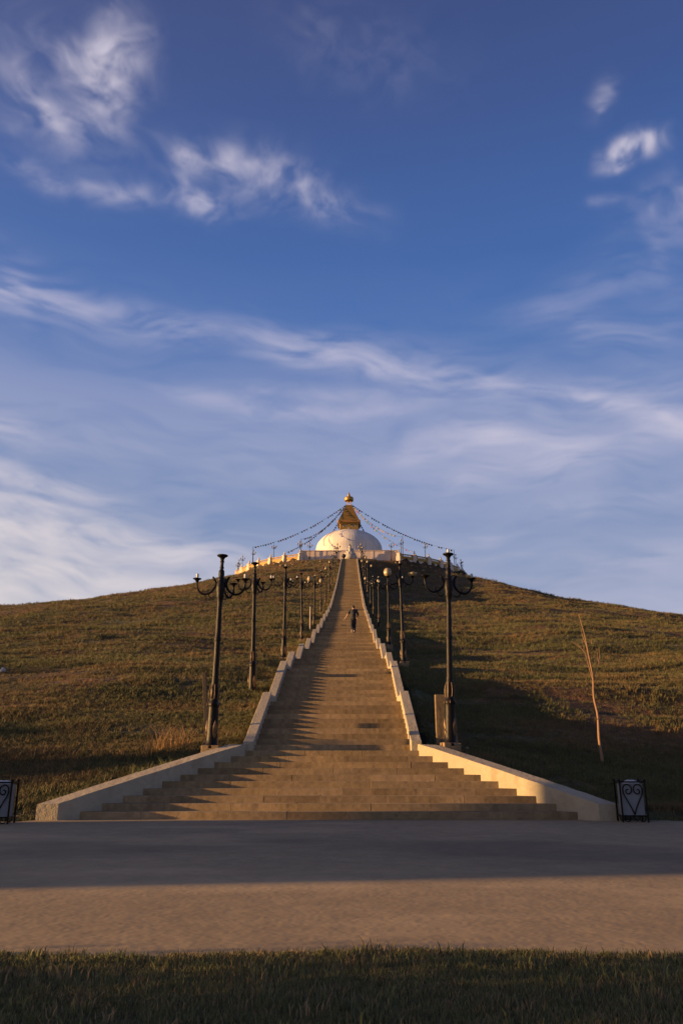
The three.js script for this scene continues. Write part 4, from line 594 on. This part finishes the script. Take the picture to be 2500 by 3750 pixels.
{
  const R = rng(81), leaves = (n, rx, ry, rz, y, size, seed) => { const q = rng(seed), P = [], I = []; const cl = []; for (let k = 0; k < 26; k++) { const a = q() * 6.28, e = q() * 2 - 1, r = Math.cbrt(0.25 + 0.75 * q()); cl.push([Math.cos(a) * Math.sqrt(1 - e * e) * r * rx, e * r * ry + y, Math.sin(a) * Math.sqrt(1 - e * e) * r * rz]); }
    for (let k = 0; k < n; k++) { const c = cl[q() * cl.length | 0], g = () => (q() + q() + q() - 1.5) * 0.42; const x = c[0] + g() * rx, yy = c[1] + g() * ry, z = c[2] + g() * rz, u = new THREE.Vector3(q() - 0.5, q() - 0.5, q() - 0.5).normalize().multiplyScalar(size * (0.6 + q() * 0.8)), v = new THREE.Vector3(q() - 0.5, q() - 0.5, q() - 0.5).cross(u).normalize().multiplyScalar(size * 0.45), b = P.length / 3; P.push(x - u.x, yy - u.y, z - u.z, x + v.x, yy + v.y, z + v.z, x + u.x, yy + u.y, z + u.z, x - v.x, yy - v.y, z - v.z); I.push(b, b + 1, b + 2, b, b + 2, b + 3); }
    const g = new THREE.BufferGeometry(); g.setAttribute('position', new THREE.Float32BufferAttribute(P, 3)); g.setIndex(I); g.computeVertexNormals(); return g; };
  const leafMat = new THREE.MeshPhysicalMaterial({ color: new THREE.Color().setRGB(0.06, 0.085, 0.025), roughness: 0.8, side: THREE.DoubleSide, transmission: 0.3, thickness: 0 });
  const crown = leaves(9000, 2.1, 1.9, 2.1, 3.9, 0.11, 5), shrub = leaves(1900, 1.3, 0.75, 0.95, 0.8, 0.06, 6);
  const trunk = merge([taper([[0, -0.3, 0], [0.05, 1.2, 0.04], [-0.03, 2.6, 0], [0.05, 4.2, 0.05]], 0.16, 0.05, 14, 8), taper([[0.02, 1.8, 0], [0.6, 2.8, 0.3], [1.1, 3.9, 0.4]], 0.08, 0.02, 10), taper([[0, 2.0, 0], [-0.6, 3.0, -0.4], [-1.1, 4.2, -0.6]], 0.08, 0.02, 10), taper([[0, 2.4, 0], [0.1, 3.4, -0.8], [0.2, 4.4, -1.2]], 0.06, 0.02, 10)]);
  const stem = merge([0, 1, 2, 3].map(k => taper([[0, -0.15, 0], [Math.cos(k * 1.6) * 0.4, 0.4, Math.sin(k * 1.6) * 0.3], [Math.cos(k * 1.6) * 0.8, 1.0, Math.sin(k * 1.6) * 0.5]], 0.03, 0.01, 8)));
  let tr, sh;
  [[-36, 13.2, 0.84], [-32.5, 15.8, 0.82], [-40, 25.5, 1.05]].forEach(([x, Z, s], i) => { const l = ['bushy tree just behind the house, left of the stairs', 'middle bushy tree on the left slope', 'uppermost bushy tree on the left slope'][i]; if (!tr) { tr = thing('bushy_tree', l, 'tree', x, terrain(x, Z), Z, i, 'trees left of the stairs'); part('trunk', trunk, M.bark, tr); part('crown', crown, leafMat, tr); tr.scale.setScalar(s); } else { const c = placeCopy(tr, x, terrain(x, Z), Z, i * 1.7, l); c.scale.setScalar(s); } });
  { const x = -14, Z = 15.75, yt = thing('young_tree', 'slim young tree on the slope left of the nearest lamp', 'tree', x, terrain(x, Z), Z, 0); part('trunk', taper([[0, -0.2, 0], [0.02, 1.2, 0.01], [0, 2.5, 0]], 0.04, 0.015, 10), M.bark, yt); part('crown', leaves(2600, 0.42, 1.15, 0.36, 1.55, 0.06, 9), leafMat, yt); }
  [[-5.4, 1.68, 0.9], [-7.6, 2.0, 0.95], [-9.8, 1.15, 1.0], [-3.6, 2.15, 0.66]].forEach(([x, Z, s], i) => { const l = ['second', 'third', 'farthest', 'nearest'][i] + ' shrub of the row left of the photographer'; if (!sh) { sh = thing('shrub', l, 'shrub', x, 0, Z, 0, 'shrubs left of the near grass'); part('stem', stem, M.bark, sh); part('foliage', shrub, leafMat, sh); sh.scale.setScalar(s); } else { const c = placeCopy(sh, x, 0, Z, i, l); c.scale.setScalar(s); } });
}
{ // low bush on the right rim
  const q = rng(17), P = [], I = []; for (let k = 0; k < 1600; k++) { const a = q() * 6.28, e = q(), r = Math.cbrt(q()); const x = Math.cos(a) * Math.sqrt(1 - e * e) * r * 1.7, y = e * r * 1.3, z = Math.sin(a) * Math.sqrt(1 - e * e) * r * 1.4, b = P.length / 3, u = () => (q() - 0.5) * 0.34; P.push(x + u(), y + u(), z + u(), x + u(), y + u(), z + u(), x + u(), y + u(), z + u()); I.push(b, b + 1, b + 2); }
  const g = new THREE.BufferGeometry(); g.setAttribute('position', new THREE.Float32BufferAttribute(P, 3)); g.setIndex(I); g.computeVertexNormals(); const [x, Z] = rim(56, HR + 1.5); single('bush', g, new THREE.MeshStandardMaterial({ color: new THREE.Color().setRGB(0.05, 0.055, 0.025), roughness: 0.9, side: THREE.DoubleSide }), 'low dark bush on the right shoulder of the hilltop', 'bush', x, terrain(x, Z), Z);
}
renderer.render(scene, camera);
